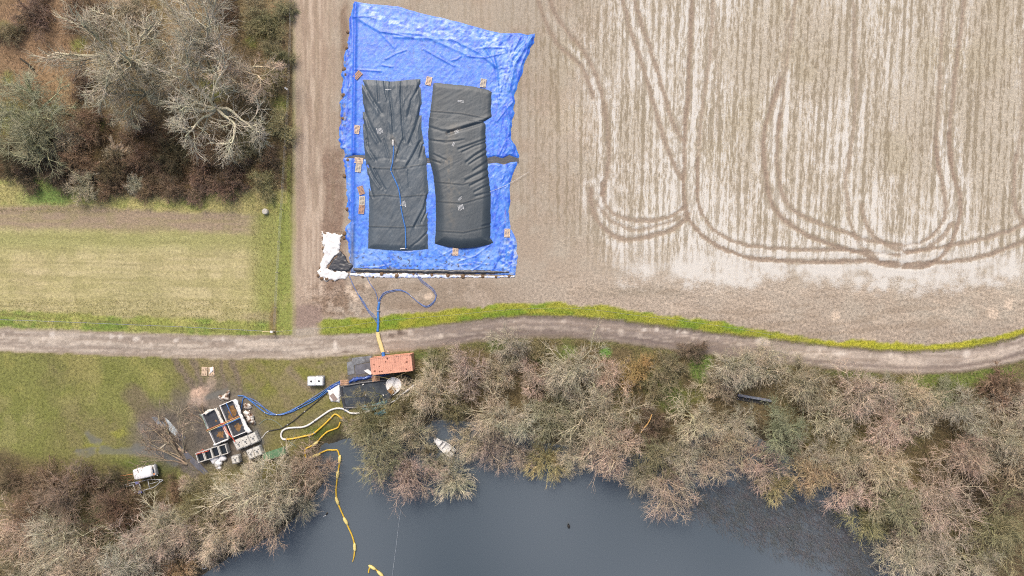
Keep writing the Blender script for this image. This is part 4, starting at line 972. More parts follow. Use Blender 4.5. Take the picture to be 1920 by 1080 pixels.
black_strip = coons([(652, 289), (720, 291), (800, 293), (972, 289)], [(972, 289), (973, 306)], [(652, 302), (720, 306), (800, 312), (973, 311)], [(652, 289), (652, 302)], 160, 12)
o = make('black_liner_strip', np.stack([X(black_strip[0]), Y(black_strip[1]), .035 + .03 * ridged(black_strip[0] / 9, black_strip[1] / 5, 2) * np.minimum(black_strip[2], 1 - black_strip[2])], -1).reshape(-1, 3), gridfaces(*black_strip[0].shape), MB_, None, True)
tag(o, 'black liner strip showing in the gap between the two blue tarpaulins', 'liner')
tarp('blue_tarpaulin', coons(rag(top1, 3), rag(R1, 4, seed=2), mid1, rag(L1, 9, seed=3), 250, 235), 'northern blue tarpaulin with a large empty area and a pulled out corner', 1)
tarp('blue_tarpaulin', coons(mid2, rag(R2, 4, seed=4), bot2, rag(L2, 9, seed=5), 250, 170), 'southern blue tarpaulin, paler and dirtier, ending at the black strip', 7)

# the two black bag tanks
TANKZ = {}
def tank(name, g, label, zf, cf, key):
    px, py, u, v = g; z = zf(px, py, u, v)
    V = np.stack([X(px, z), Y(py, z), z], -1).reshape(-1, 3)
    e = empty(name, (float(V[:, 0].mean()), float(V[:, 1].mean()), 0), 0, label, 'bag tank', 'black bag tanks lying on the blue tarpaulin')
    o = make('fabric_bag', V - np.array(e.location), gridfaces(*px.shape), MK, e, True, {'Col': lin(cf(px, py, u, v).reshape(-1, 3), 1.35)})
    TANKZ[key] = (px, py, z); return e
def tz(key, x, y):
    px, py, z = TANKZ[key]; return float(z.ravel()[np.argmin((px - x) ** 2 + (py - y) ** 2)])
cr1 = [([(680, 155), (697, 185), (715, 212)], 3.2, .16), ([(708, 150), (710, 190)], 2, .10), ([(720, 150), (723, 175), (727, 188)], 2, .12), ([(732, 150), (731, 180), (735, 212), (737, 248)], 2, .12), ([(752, 155), (752, 200), (755, 240), (758, 265)], 2, .12),
       ([(787, 160), (772, 188), (766, 215)], 2.6, .12), ([(680, 200), (695, 238), (711, 266)], 3.2, .17), ([(681, 225), (690, 266)], 2, .12), ([(790, 200), (780, 238), (768, 268)], 3, .15), ([(687, 262), (692, 282), (704, 300)], 2.6, .15),
       ([(788, 266), (775, 292), (764, 310)], 3, .17), ([(793, 272), (787, 296)], 2.2, .12), ([(755, 262), (745, 288)], 2, .10), ([(720, 262), (727, 285), (732, 300)], 2, .08), ([(735, 262), (748, 282), (742, 300)], 2.5, .10),
       ([(690, 310), (700, 332), (715, 352)], 2.6, .14), ([(702, 317), (712, 338), (722, 355)], 2, .12), ([(740, 320), (752, 355)], 1.8, .06), ([(765, 320), (767, 350)], 1.8, .05), ([(803, 366), (795, 392), (778, 424)], 2.6, .16), ([(803, 380), (798, 400), (790, 416)], 2.2, .12),
       ([(803, 434), (785, 452), (772, 462)], 2, .08), ([(692, 300), (720, 296), (760, 300)], 3, .06), ([(700, 370), (693, 350), (690, 330)], 2, .1)]
sm1 = [[(684, 305), (700, 315), (745, 316), (800, 307)], [(690, 367), (720, 365), (752, 369), (804, 364)], [(691, 424), (752, 426), (804, 421)]]
def z_left(px, py, u, v):
    e = np.minimum(np.minimum(u, 1 - u) * 8.6 * 13.3 / 5, np.minimum(v, 1 - v) * 320 / 5.)
    z = .07 + .22 * ss(-.8, 2.2, e) + .10 * np.sin(math.pi * u) * (1 + .6 * ss(.4, .1, v))
    for p, w, d in cr1: z = z - d * .85 * crease(px, py, p, w) + d * .45 * crease(px + w * 1.7, py, p, w * 1.2)
    for p in sm1: z = z + .012 * crease(px, py, p, 1.1) - .012 * crease(px, py - 3, p, 1.6)
    z = z + .05 * (ridged(px / 9, py / 34, 71) * ss(330, 240, py) + .6 * ridged((px + py * .6) / 13, (py - px) / 46, 72) - .5) + .012 * ridged(px / 5, py / 12, 73)
    return np.maximum(z, .07)
def c_left(px, py, u, v):
    C = np.zeros(px.shape + (3,)); C[:] = (64, 77, 88); n = fbm(px / 18, py / 26, 74)[..., None]; C += (n - .5) * 22
    C = C * (1 - .0) ; m = (crease(px, py, [(737, 258), (738, 275), (740, 295)], 8) * .5 * ss(.3, .6, fbm(px / 5, py / 7, 75)))[..., None]; C = C * (1 - m) + np.array((128, 118, 106)) * m
    m = (crease(px, py, [(688, 275), (720, 300), (760, 300), (795, 296)], 7) * .30 * ss(.4, .65, fbm(px / 7, py / 5, 76)))[..., None]; C = C * (1 - m) + np.array((146, 146, 144)) * m
    for p in sm1: m = (crease(px, py, p, 1.0) * .55)[..., None]; C = C * (1 - m) + np.array((48, 54, 56)) * m
    return C
cr2 = [([(840, 250), (872, 240), (912, 228), (920, 224)], 3.4, .34), ([(912, 261), (880, 273), (860, 280)], 2.4, .14), ([(912, 267), (890, 274), (867, 285)], 2.2, .14), ([(913, 278), (890, 292), (875, 304)], 2.6, .16), ([(914, 288), (895, 298), (880, 308)], 2.2, .14),
       ([(915, 302), (900, 312), (888, 320)], 2.4, .14), ([(917, 316), (893, 328), (874, 338)], 2.6, .15), ([(918, 328), (898, 340), (882, 348)], 2.2, .14), ([(920, 345), (905, 352), (890, 360)], 2.2, .13), ([(920, 360), (905, 364), (892, 368)], 2, .1),
       ([(804, 238), (830, 246), (850, 246)], 2.4, .08), ([(805, 262), (835, 268), (870, 262)], 2, .06), ([(808, 300), (825, 306)], 2, .1), ([(814, 290), (835, 300)], 2, .08), ([(922, 420), (905, 424)], 2, .1), ([(923, 438), (916, 452), (924, 458)], 2.5, .15), ([(880, 168), (884, 190)], 1.5, .04), ([(900, 168), (902, 185)], 1.5, .04)]
sm2 = [[(805, 207), (865, 212), (922, 223)], [(816, 377), (868, 380), (920, 365)], [(816, 432), (868, 435), (921, 424)], [(806, 262), (860, 262)], [(813, 340), (868, 345), (918, 330)]]
def z_right(px, py, u, v):
    e = np.minimum(np.minimum(u, 1 - u) * 22, np.minimum(v, 1 - v) * 62); full = ss(.0, 1., v)
    z = .07 + (.24 + .38 * full) * np.sqrt(ss(0, 2.0 + 2.0 * full, e)) + (.06 + .26 * full) * np.sin(math.pi * u)
    z = z * np.where(v < .22, .75, 1.0) 
    for p, w, d in cr2: z = z - d * .5 * crease(px, py, p, w) + d * .25 * crease(px, py + w * 1.7, p, w * 1.2)
    for p in sm2: z = z + .012 * crease(px, py, p, 1.1) - .015 * crease(px, py - 3, p, 1.6)
    z = z + .014 * (ridged((px * .5 + py) / 11, (px - py * .5) / 50, 81) - .4) * ss(440, 360, py) + .008 * ridged(px / 5, py / 12, 83)
    return np.maximum(z, .07)
def c_right(px, py, u, v):
    C = np.zeros(px.shape + (3,)); C[:] = (52, 63, 71); C += (fbm(px / 18, py / 26, 84)[..., None] - .5) * 16
    for p, w, a, rgb in (([(850, 235), (845, 262), (841, 300), (842, 340), (845, 375), (846, 420)], 9, .42, (106, 98, 88)), ([(842, 300), (838, 330), (850, 352), (862, 362)], 2, .5, (120, 110, 96)), ([(806, 300), (825, 304), (845, 300)], 5, .4, (108, 100, 88)), ([(838, 250), (862, 242)], 4, .5, (116, 104, 92))):
        m = (crease(px, py, p, w) * a * ss(.3, .6, fbm(px / 5, py / 9, 86)))[..., None]; C = C * (1 - m) + np.array(rgb) * m
    for p in sm2: m = (crease(px, py, p, 1.0) * .6)[..., None]; C = C * (1 - m) + np.array((44, 50, 54)) * m
    return C
TL = tank('bag_tank', coons([(678, 149), (700, 150), (735, 153), (762, 150), (788, 148)], [(788, 148), (791, 200), (790, 240), (796, 275), (800, 300), (804, 364), (802, 400), (803, 467)], [(690, 466), (720, 468), (755, 470), (780, 469), (803, 467)],
          [(678, 149), (680, 200), (681, 250), (684, 290), (691, 340), (692, 380), (691, 420), (690, 466)], 130, 330), 'left black bag tank, slack and wrinkled, with a blue hose running down it', z_left, c_left, 'L')
TRK = tank('bag_tank', coons([(811, 153), (850, 158), (890, 162), (916, 167), (924, 172)], [(924, 172), (922, 222), (912, 230), (911, 250), (913, 290), (917, 330), (921, 365), (921, 410), (920, 445), (926, 457)], [(814, 457), (840, 463), (865, 466), (890, 464), (926, 457)],
          [(811, 153), (806, 200), (802, 245), (803, 290), (812, 330), (816, 370), (817, 410), (816, 440), (814, 457)], 130, 330), 'right black bag tank, fuller, with a folded corner and a swollen southern end', z_right, c_right, 'R')
MWHITE = mat('white_print', (232, 234, 236), .6, var=.05)
def marking(parent, key, x, y, rows, w, rot, seed):
    """a few lines of small white lettering printed on the fabric (too small to read in the photograph)"""
    R = random.Random(seed); mb = MB(); ox, oy, oz = parent.location
    for r in range(rows):
        t = -w / 2 + R.uniform(0, w * .15)
        while t < w / 2 - R.uniform(0, w * .2):
            s_ = R.uniform(.7, 1.5); lx, ly = t + s_ / 2, (r - (rows - 1) / 2) * 2.3
            dx = lx * math.cos(rot) - ly * math.sin(rot); dy = lx * math.sin(rot) + ly * math.cos(rot)
            z = tz(key, x + dx, y + dy)
            mb.box((X(x + dx, z) - ox, Y(y + dy, z) - oy, z + .012 - oz), (s_ / M, R.uniform(.8, 1.3) / M, .014), -rot); t += s_ + R.uniform(.3, .8)
    tag(mb.build('printed_marking', MWHITE, parent), kind='stuff')
marking(TL, 'L', 728, 168, 1, 12, -.05, 1); marking(TL, 'L', 712, 245, 5, 11, 1.3, 2); marking(TL, 'L', 755, 382, 5, 11, 1.45, 3)
marking(TRK, 'R', 864, 190, 2, 13, .15, 4); marking(TRK, 'R', 856, 247, 3, 9, -.4, 5); marking(TRK, 'R', 850, 271, 2, 9, -1.1, 6); marking(TRK, 'R', 862, 373, 2, 8, -.8, 7); marking(TRK, 'R', 864, 389, 5, 11, 1.35, 8)

def blob(name, poly, mat_, label, cat, h=.05, res=.11, wr=.05, seed=0, fall=6.0, ws=8., group=None, parent=None, z0=.03, ragpx=3.0, zbase=None):
    """a crumpled sheet or heap with a ragged outline, its edges resting on the ground"""
    xs = [p[0] for p in poly]; ys = [p[1] for p in poly]; st = res * M
    px, py = np.meshgrid(np.arange(min(xs) - 4, max(xs) + 4, st), np.arange(min(ys) - 4, max(ys) + 4, st))
    sd = sdist(px + ragpx * 2 * (fbm(px / 6, py / 6, seed + 1, 3) - .5), py + ragpx * 2 * (fbm(px / 6, py / 6, seed + 2, 3) - .5), poly)
    zg = np.maximum(terrain(px, py), WATER_Z) if zbase is None else np.full(px.shape, zbase)
    z = zg + z0 * ss(-.5, 1.2, sd) - .01 + (h * ss(0, fall, sd) ** .7 + wr * np.clip(ridged(px / ws, py / ws, seed + 3), 0, 1) * ss(0, 2, sd))
    ok = sd > -.2; f = gridfaces(*px.shape); okf = ok.ravel()[f].all(1); f = f[okf]
    if not len(f): return None
    u, inv = np.unique(f, return_inverse=True)
    V = np.stack([X(px, z), Y(py, z), z], -1).reshape(-1, 3)[u]; inv = inv.reshape(-1, 4)
    # give it an underside so that it is not paper thin
    n = len(V); Vb = V.copy(); Vb[:, 2] -= .02
    fb = inv[:, ::-1] + n
    ed = {}
    for q in inv:
        for a, b in zip(q, np.roll(q, -1)): ed[(a, b)] = ed.get((a, b), 0) + 1
    side = np.array([(a, a + n, b + n, b) for (a, b) in ed if (b, a) not in ed], int).reshape(-1, 4)
    VV = np.concatenate([V, Vb]); FF = np.concatenate([inv, fb, side])
    if parent is not None: VV = VV - np.array(parent.location)
    o = make(name, VV, FF, mat_, parent, True)
    return tag(o, label, cat, group) if parent is None else o
# black strip and white strip along the southern edge of the tarpaulin
blob('black_edge_strip', [(660, 501), (700, 502), (800, 504), (900, 505), (958, 508), (958, 513), (900, 515), (820, 513), (740, 512), (662, 510)], MB_, 'black plastic strip over the low bund along the southern tarpaulin edge', 'plastic strip', .16, .13, .03, 41, 4, 6, ragpx=1.5, z0=.1)
MWB = mat('white_blue_plastic', (228, 232, 240), .5, var=.12, scale=1.5, k=1.3, rgb2=(150, 172, 226), lo=.48, hi=.6, bumpd=.02)
blob('white_edge_strip', [(655, 512), (720, 512), (800, 514), (900, 517), (968, 517), (966, 521), (900, 521), (790, 522), (700, 521), (655, 517)], MWB, 'white and blue plastic strip at the very southern edge of the tarpaulin', 'plastic strip', .05, .11, .05, 43, 3, 6, ragpx=2, z0=.05)
blob('white_plastic_sheet', [(603, 434), (612, 437), (625, 436), (640, 440), (641, 456), (636, 470), (634, 478), (625, 484), (614, 500), (612, 505), (630, 507), (648, 508), (656, 515), (648, 523), (632, 528), (612, 526), (596, 521), (596, 508), (600, 494), (605, 486), (606, 474), (607, 462), (603, 452)], MW, 'large crumpled white plastic sheet at the south-west corner of the tarpaulin', 'plastic sheet', .10, .1, .12, 45, 5, 12, ragpx=5)
blob('black_plastic_sheet', [(638, 466), (646, 480), (654, 494), (660, 490), (662, 505), (650, 509), (630, 508), (614, 506), (618, 496), (628, 484)], MB_, 'dark wet plastic sheet lying on the white one at the tarpaulin corner', 'plastic sheet', .05, .1, .06, 47, 4, 7, ragpx=2.5, z0=.2)
ORD = ['first', 'second', 'third', 'fourth', 'fifth', 'sixth', 'seventh', 'eighth', 'ninth', 'tenth', 'eleventh', 'twelfth', 'thirteenth']
def clod(px, py, r, seed, z=0):
    mb = MB(); R = random.Random(seed); pr = [(r, 0), (r * .85, r * .35), (r * .45, r * .6), (.02, r * .68)]; mb.lathe(pr, (0, 0, 0), 9)
    mb.v = [(x * R.uniform(.8, 1.2), y * R.uniform(.8, 1.2), zz * R.uniform(.8, 1.1) - .04) for x, y, zz in mb.v]
    e = mb.build('soil_heap', MSOIL, None, True); e.location = G(px, py, z + .06); e.rotation_euler = (0, 0, R.uniform(0, 6))
    w = 0 if px < 632 and py > 440 else 1 if py > 505 else 2
    L3 = [q for q in CL if (0 if q[0] < 632 and q[1] > 440 else 1 if q[1] > 505 else 2) == w]
    L3 = sorted(L3, key=lambda q: q[0] if w == 1 else q[1]); k = [(q[0], q[1]) for q in L3].index((px, py))
    lab = ('small soil heap on the large crumpled white sheet, %s from the top', 'small soil heap on the white strip south of the tarpaulin, %s from the west', 'small soil heap on the ragged west edge of the blue tarpaulin, %s from the top')[w] % ORD[k]
    return tag(e, lab, 'soil heap', ('soil heaps on the white sheet', 'soil heaps on the white strip', 'soil heaps on the west tarpaulin edge')[w])
CL = [(601, 502, .22), (602, 510, .26), (597, 517, .25), (603, 522, .28), (613, 523, .34), (624, 525, .2), (629, 517, .2), (609, 459, .28), (606, 446, .24), (605, 466, .2), (716, 514, .34), (744, 517, .36), (700, 519, .22), (680, 519, .22), (775, 515, .22), (810, 516, .26), (840, 517, .3), (868, 518, .32), (905, 518, .26), (930, 519, .22), (955, 518, .25),
                                (648, 140, .3), (646, 130, .34), (645, 178, .36), (644, 222, .32), (650, 90, .26), (652, 60, .24), (646, 330, .3), (651, 392, .32), (646, 438, .3), (645, 446, .26), (652, 300, .25)]
for i, (x, y, r) in enumerate(CL):
    clod(x, y, r, i)
# ------------------------------------------------------------------ objects of the works site
def ang(x0, y0, x1, y1): return math.atan2(-(y1 - y0), x1 - x0)
def path(pts, dz=.06, per=8, z=None):
    out = []
    for x, y in spline(pts, per):
        zz = (max(gz(x, y), WATER_Z) + dz) if z is None else z
        out.append((float(X(x, zz)), float(Y(y, zz)), zz))
    return out
def hose(name, pts, r, mat_, label, cat='hose', group=None, dz=None, flat=1.0, n=6, per=8, z=None):
    mb = MB(); mb.tube(path(pts, r * flat + .02 if dz is None else dz, per, z), r, n, flat)
    o = mb.build(name, mat_, None, True); P = path(pts, r * flat + .02 if dz is None else dz, per, z)
    if name in ('blue_hose', 'white_hose', 'black_cable', 'yellow_boom') and len(P) > 24:
        for k in range(len(P) // 3, len(P) - 4, max(14, len(P) // 3)):
            MB().tube([P[k], [(P[k][j] * .4 + P[k + 1][j] * .6) for j in range(3)]], r * 1.55, 8).build('coupling', MSTEEL if name != 'white_hose' else MGREY, o)
    return tag(o, label, cat, group)
# pallets
def make_pallet(mt):
    e = empty('pallet', (0, 0, 0)); L_, Wd = 1.2, .8
    for y in (-Wd / 2 + .05, 0, Wd / 2 - .05): MB().box((0, y, .055), (L_, .095, .09)).build('bearer', mt, e)
    m0 = MB().box((0, 0, .111), (.115, Wd, .022)).build('slat', mt, e); m0.location.x = -L_ / 2 + .06
    for k in range(1, 7):
        c_ = m0.copy(); COL.objects.link(c_); c_.location.x = -L_ / 2 + .06 + k * (L_ - .12) / 6
    return e
PP = {'a': make_pallet(MWOOD), 'b': make_pallet(MWOOD2), 'c': make_pallet(MWOODG)}; used = set()
def pallet(kind, x, y, a, label, z=.13, group='wooden pallets on the blue tarpaulin', s=1.0):
    src = PP[kind]; e = src if kind not in used else copy_tree(src); used.add(kind)
    e.location = G(x, y, z); e.rotation_euler = (0, 0, math.radians(a)); e.scale = (s, s, 1); return tag(e, label, 'pallet', group)
pallet('b', 671, 141, 45, 'small reddish pallet turned diagonally beside the left bag tank top corner')
pallet('a', 804, 152, 78, 'pale pallet between the top ends of the two bag tanks')
pallet('c', 906, 156, 82, 'pale pallet at the top right corner of the right bag tank')
pallet('a', 669, 243, 80, 'lone pallet left of the left bag tank, halfway up')
pallet('a', 673, 301, -6, 'pallet lying crosswise, upper of the touching pair left of the tank seam')
pallet('c', 672, 315, 82, 'pallet standing lengthwise, lower of the touching pair left of the tank seam')
pallet('b', 677, 357, 108, 'brown tilted pallet, uppermost of the three near the south-west of the left tank')
pallet('c', 679, 376, 88, 'grey pallet, middle of the three near the south-west of the left tank')
pallet('b', 678, 393, 85, 'muddy brown pallet, lowest of the three near the south-west of the left tank')
pallet('a', 951, 437, 88, 'pallet at the east edge of the tarpaulin')
pallet('a', 854, 471, 88, 'pallet touching the swollen southern end of the right bag tank')
pallet('a', 384, 696, 88, 'pale pallet on the grass, left one of the pair near the road', .02, 'pallets on the grass')
pallet('a', 397, 696, 92, 'pale pallet on the grass, right one of the pair near the road', .02, 'pallets on the grass')
pallet('b', 646, 717, 2, 'brown pallet on the left end of the black lined pool rim', .3, 'pallets on the pool rim', .95)
pallet('b', 705, 710, 5, 'brown pallet on the pool rim below the container', .3, 'pallets on the pool rim', .95)
blob('white_film_scrap', [(392, 688), (400, 688), (401, 694), (396, 699), (391, 704), (389, 703), (393, 697)], MW, 'scrap of white film lying over the right pallet on the grass', 'plastic scrap', .04, .08, .04, 61, 2, 4, ragpx=1.5, z0=.17)

# hoses north of the road
hose('blue_hose', [(737, 262), (738, 280), (736, 305), (733, 318), (736, 328), (746, 350), (750, 368), (752, 390), (757, 415), (760, 430), (761, 467)], .09, MBLUE, 'blue hose running down the middle of the left bag tank', group='blue hoses', z=.46)
hose('white_hose_fitting', [(737, 262), (737, 274)], .11, MHOSEW, 'short white pipe fitting at the top of the hose on the left bag tank', 'pipe fitting', z=.52, per=4)
hose('hose_coupling', [(750, 467), (756, 466), (764, 467)], .06, MHOSEW, 'pale hose coupling at the southern end of the left bag tank', 'hose coupling', z=.3, per=4)
BH = 'blue hoses'
hose('blue_hose', [(711, 566), (709, 582), (709, 605), (708, 622)], .17, MBLUE, 'thick bundle of blue layflat hose crossing the green verge', group=BH, flat=.5, n=8)
hose('blue_hose', [(710, 568), (712, 560), (720, 549), (732, 545), (748, 543), (762, 548), (776, 560), (786, 568), (798, 574), (808, 570), (815, 562), (818, 553), (812, 542), (802, 534), (794, 528), (786, 520), (781, 512), (777, 502)], .055, MBLUE2, 'pale blue hose making a wide S loop before reaching the tarpaulin', group=BH)
hose('blue_hose', [(711, 570), (714, 560), (722, 551), (734, 547), (750, 545), (764, 550), (777, 561), (788, 570), (799, 576), (809, 572), (816, 563), (816, 553), (810, 544), (800, 536), (792, 530), (784, 521), (778, 512)], .045, MBLUE2, 'thinner pale blue hose following the S loop on its inside', group=BH)
hose('blue_hose', [(709, 568), (707, 556), (702, 543), (694, 532), (688, 520), (682, 512)], .05, MBLUE2, 'thin pale blue hose, middle one fanning out to the tarpaulin', group=BH)
hose('blue_hose', [(707, 606), (701, 596), (692, 586), (683, 572), (674, 557), (668, 546), (661, 532), (655, 518)], .055, MBLUE2, 'pale blue hose running to the white sheet corner', group=BH)
hose('blue_hose', [(707, 600), (700, 590), (690, 580), (682, 566), (673, 553)], .045, MBLUE, 'blue hose alongside the one running to the white sheet corner', group=BH)
hose('hose_ramp', [(708, 623), (710, 635), (714, 648), (718, 661)], .30, MCREAM, 'cream coloured hose ramp crossing the gravel road', 'hose ramp', flat=.45, n=8)
hose('hose_ramp_edge', [(706, 626), (708, 637), (712, 650), (716, 660)], .06, MHOSEW, 'thin white strap along the west side of the cream hose ramp', 'strap', flat=.6)
hose('blue_hose', [(718, 660), (719, 668), (719, 676)], .24, MBLUE, 'blue hose end between the cream ramp and the orange container', group=BH, flat=.6, n=8)
tag(blob('sand_heap', [(722, 657), (730, 659), (731, 663), (724, 662)], MSAND, 'little heap of pale sand at the road end of the hose ramp', 'sand heap', .15, .1, .03, 63, 2, 4), group=None)

# ropes, wires, fence
def wire(name, pts, r, mt, label, cat, group=None, z=None, dz=.6): return hose(name, pts, r, mt, label, cat, group, dz=dz, n=4, z=z)
wire('thin_rope', [(918, 360), (945, 349), (968, 337), (992, 322)], .022, MHOSEW, 'thin pale rope stretched from the right bag tank onto the soil', 'rope', dz=.3)
wire('red_rope', [(946, 372), (947, 395), (947, 424)], .03, mat('faded_red_rope', (196, 140, 150), .6), 'faded red rope lying on the east edge of the tarpaulin', 'rope', dz=.16)
wire('mooring_line', [(753, 950), (748, 980), (742, 1030), (734, 1090)], .022, mat('pale_line', (186, 196, 206), .5), 'thin pale mooring line running down the pond from the pink willow', 'line', z=WATER_Z + .05)
def fence(label, pts, step, h, post_r, wires, mt, group=None, wr=.012):
    P0 = spline(pts, 10); b = G(*P0[0]); e = empty('wire_fence', b, 0, label, 'fence', group)
    W_ = [G(x, y) for x, y in P0]; acc = 0; post = None
    def put_post(p):
        nonlocal post
        if post is None: post = MB().tube([(0, 0, -.1), (0, 0, h)], post_r, 6).build('post', mt, e)
        q = post if not getattr(put_post, 'n', 0) else post.copy()
        if getattr(put_post, 'n', 0): COL.objects.link(q)
        put_post.n = 1; q.location = (p[0] - b[0], p[1] - b[1], p[2] - b[2])
    put_post(W_[0])
    for a_, c_ in zip(W_[:-1], W_[1:]):
        acc += math.dist(a_, c_)
        if acc > step: put_post(c_); acc = 0
    for z in wires: MB().tube([(p[0] - b[0], p[1] - b[1], p[2] - b[2] + z) for p in W_], wr, 3).build('wire', MSTEEL, e)
    return e
fence('wire fence with grey posts between the meadow and the lane', [(549, -30), (547, 60), (543, 180), (536, 300), (531, 380), (527, 440), (522, 520), (517, 616)], 4.2, 1.15, .05, (.35, .7, 1.08), MWOODG)
fence('low wire fence along the meadow beside the gravel road', [(-20, 598), (100, 602), (220, 607), (340, 612), (440, 617), (513, 621)], 4.2, 1.0, .045, (.5, .95), MWOODG, wr=.02)
fence('thin electric tape fence along the green verge', [(522, 621), (570, 617), (640, 612), (730, 600), (850, 590), (960, 580), (1080, 578), (1200, 592), (1330, 608), (1450, 628)], 6.5, .9, .02, (.8,), MHOSEW, wr=.016)
e = empty('gate_post', G(515, 621), 0, 'white topped corner post where the two meadow fences meet', 'post')
MB().tube([(0, 0, -.2), (0, 0, 1.3)], .12, 8).build('post', MWOODG, e); MB().box((0, 0, 1.33), (.34, .3, .06)).build('cap', MHOSEW, e); MB().box((-.75, 0, 1.1), (1.2, .09, .07)).build('rail', MCREAM, e)
e = empty('marker_board', G(541, 170), math.radians(-35), 'small white marker board on the field edge by the fence', 'marker')
MB().box((0, 0, .5), (.06, .06, 1.0)).build('post', MWOODG, e); MB().box((0, 0, 1.02), (.55, .22, .06)).build('board', MHOSEW, e)
e = empty('concrete_cover', G(499, 397), 0, 'round concrete well cover in the meadow corner', 'cover')
MB().lathe([(.40, -.05), (.40, .5), (.385, .55), (.02, .56)], n=28).build('ring', MCONC, e); MB().lathe([(.26, .56), (.26, .60), (.24, .62), (.02, .62)], n=24).build('lid', MCONC, e)
for i, (x, y, l, a) in enumerate(((52, 120, 2.6, -38), (62, 132, 1.8, -44))):
    r = .13 if i == 0 else .09; q = math.radians(a)
    o = MB().tube([(-l / 2 * math.cos(q), -l / 2 * math.sin(q), r), (0, .08, r * 1.3), (l / 2 * math.cos(q), l / 2 * math.sin(q), r)], [r * .7, r, r * .5], 7).build('fallen_log', mat('dark_rotten_wood', (66, 60, 48), .9, var=.5, scale=5), None, True)
    o.location = G(x, y, .0); tag(o, ('thick dark rotten log in the leafy clearing' if i == 0 else 'thinner dark log lying against the thick one in the clearing'), 'log', 'rotten logs in the clearing')

# orange shipping container
def container():
    L_, Wd, Ht = 5.68, 2.3, 2.5; a = ang(693, 672, 771, 664)
    zc = Ht; e = empty('shipping_container', (float(X(733.6, zc)), float(Y(683.8, zc)), 0), a, 'salmon orange shipping container with rust spots on its roof beside the road', 'container')
    def panel(name, x0, x1, n, fn, mt=MOR):
        V = []; F = []
        for i in range(n + 1):
            t = x0 + (x1 - x0) * i / n; k = i % 4; off = .0 if k in (0, 1) else .045; V += fn(t, off)
        m = len(V) // (n + 1)
        for i in range(n):
            for j in range(m - 1): F.append((i * m + j, (i + 1) * m + j, (i + 1) * m + j + 1, i * m + j + 1))
        return make(name, V, F, mt, e)
    hl, hw = L_ / 2, Wd / 2
    panel('roof', -hl + .10, hl - .10, 72, lambda t, o: [(t, -hw + .07, Ht - .06), (t, -hw + .16, Ht - .035 - o), (t, hw - .16, Ht - .035 - o), (t, hw - .07, Ht - .06)])
    for s, nm in ((1, 'side_wall'), (-1, 'side_wall')): panel(nm, -hl + .10, hl - .10, 64, lambda t, o, s=s: [(t, s * (hw - .05 - o), .16), (t, s * (hw - .05 - o), Ht - .1)])
    for s in (1, -1):
        MB().box((0, s * (hw - .045), Ht - .045), (L_ - .18, .09, .09)).build('top_rail', MOR, e)
        MB().box((0, s * (hw - .045), .09), (L_ - .18, .09, .16)).build('bottom_rail', MOR, e)
    for sx in (1, -1):
        MB().box((sx * (hl - .05), 0, Ht - .05), (.1, Wd - .2, .1)).build('header', MOR, e)
        for sy in (1, -1):
            MB().box((sx * (hl - .07), sy * (hw - .07), Ht / 2), (.12, .12, Ht - .24)).build('corner_post', MOR, e)
            for z in (.06, Ht - .045): MB().box((sx * (hl - .08), sy * (hw - .08), z), (.18, .17, .12), 0, .015).build('corner_casting', MRUST if z > 1 and sx * sy > 0 else MOR, e)
    for sy in (1, -1):
        d = MB().box((-hl + .02, sy * .52, Ht / 2), (.05, 1.0, Ht - .25)).build('door', MOR, e)
        for yy in (-.2, .2): MB().tube([(-hl - .03, sy * .52 + yy, .15), (-hl - .03, sy * .52 + yy, Ht - .15)], .02, 6).build('lock_rod', MSTEEL, d)
    MB().box((hl - .03, 0, Ht / 2), (.05, Wd - .25, Ht - .25)).build('end_wall', MOR, e)
    R = random.Random(4)
    for k in range(34):
        x, y = R.uniform(-2.6, 2.6), R.uniform(-.98, .98); r = R.uniform(.02, .06) if k % 4 else R.uniform(.08, .15)
        q = MB().lathe([(r, 0), (r * .9, .004)], (x, y, Ht - .034), 9); q.v = [(x + (vx - x) * (.6 + .7 * abs(math.sin(k + 3 * math.atan2(vy - y, vx - x)))), y + (vy - y) * (.5 + .5 * abs(math.cos(k + 2 * math.atan2(vy - y, vx - x)))), vz) for vx, vy, vz in q.v]
        q.build('rust_spot', MRUST, e)
    return e
container()
def flat_box(name, quad, h, mt, label, cat, group=None, z0=.0):
    mb = MB(); z = [max(gz(x, y), WATER_Z) for x, y in quad]; zt = sum(z) / 4 + z0
    b = (float(X(quad[0][0])), float(Y(quad[0][1])))
    P = [(float(X(x, zt + h)), float(Y(y, zt + h))) for x, y in quad][::-1]
    V = [(x, y, zt) for x, y in P] + [(x, y, zt + h) for x, y in P]
    mb.add(V, [(3, 2, 1, 0), (4, 5, 6, 7)] + [(i, (i + 1) % 4, 4 + (i + 1) % 4, 4 + i) for i in range(4)])
    return tag(mb.build(name, mt), label, cat, group)
GP = 'steel plates beside the container'
flat_box('steel_plate', [(660, 671), (696, 667), (697, 677), (661, 685)], .03, MPLATE, 'wide grey steel plate at the west end of the container', 'plate', GP, .02)
flat_box('steel_plate', [(650, 679), (663, 677), (665, 701), (652, 703)], .03, MPLATE, 'narrow pale steel plate furthest west of the container', 'plate', GP, .03)
flat_box('steel_plate', [(665, 685), (694, 680), (696, 698), (667, 703)], .03, MMAT, 'dark wet plate between the narrow pale plate and the container', 'plate', GP, .015)
flat_box('steel_plate', [(722, 661), (730, 660), (731, 663), (723, 664)], .03, MPLATE, 'small pale plate on the road edge behind the container', 'plate', GP, .02)
flat_box('white_board', [(682, 695), (690, 692), (699, 700), (694, 703)], .04, MW, 'white board sticking out from the south-west container corner', 'board', None, .9)

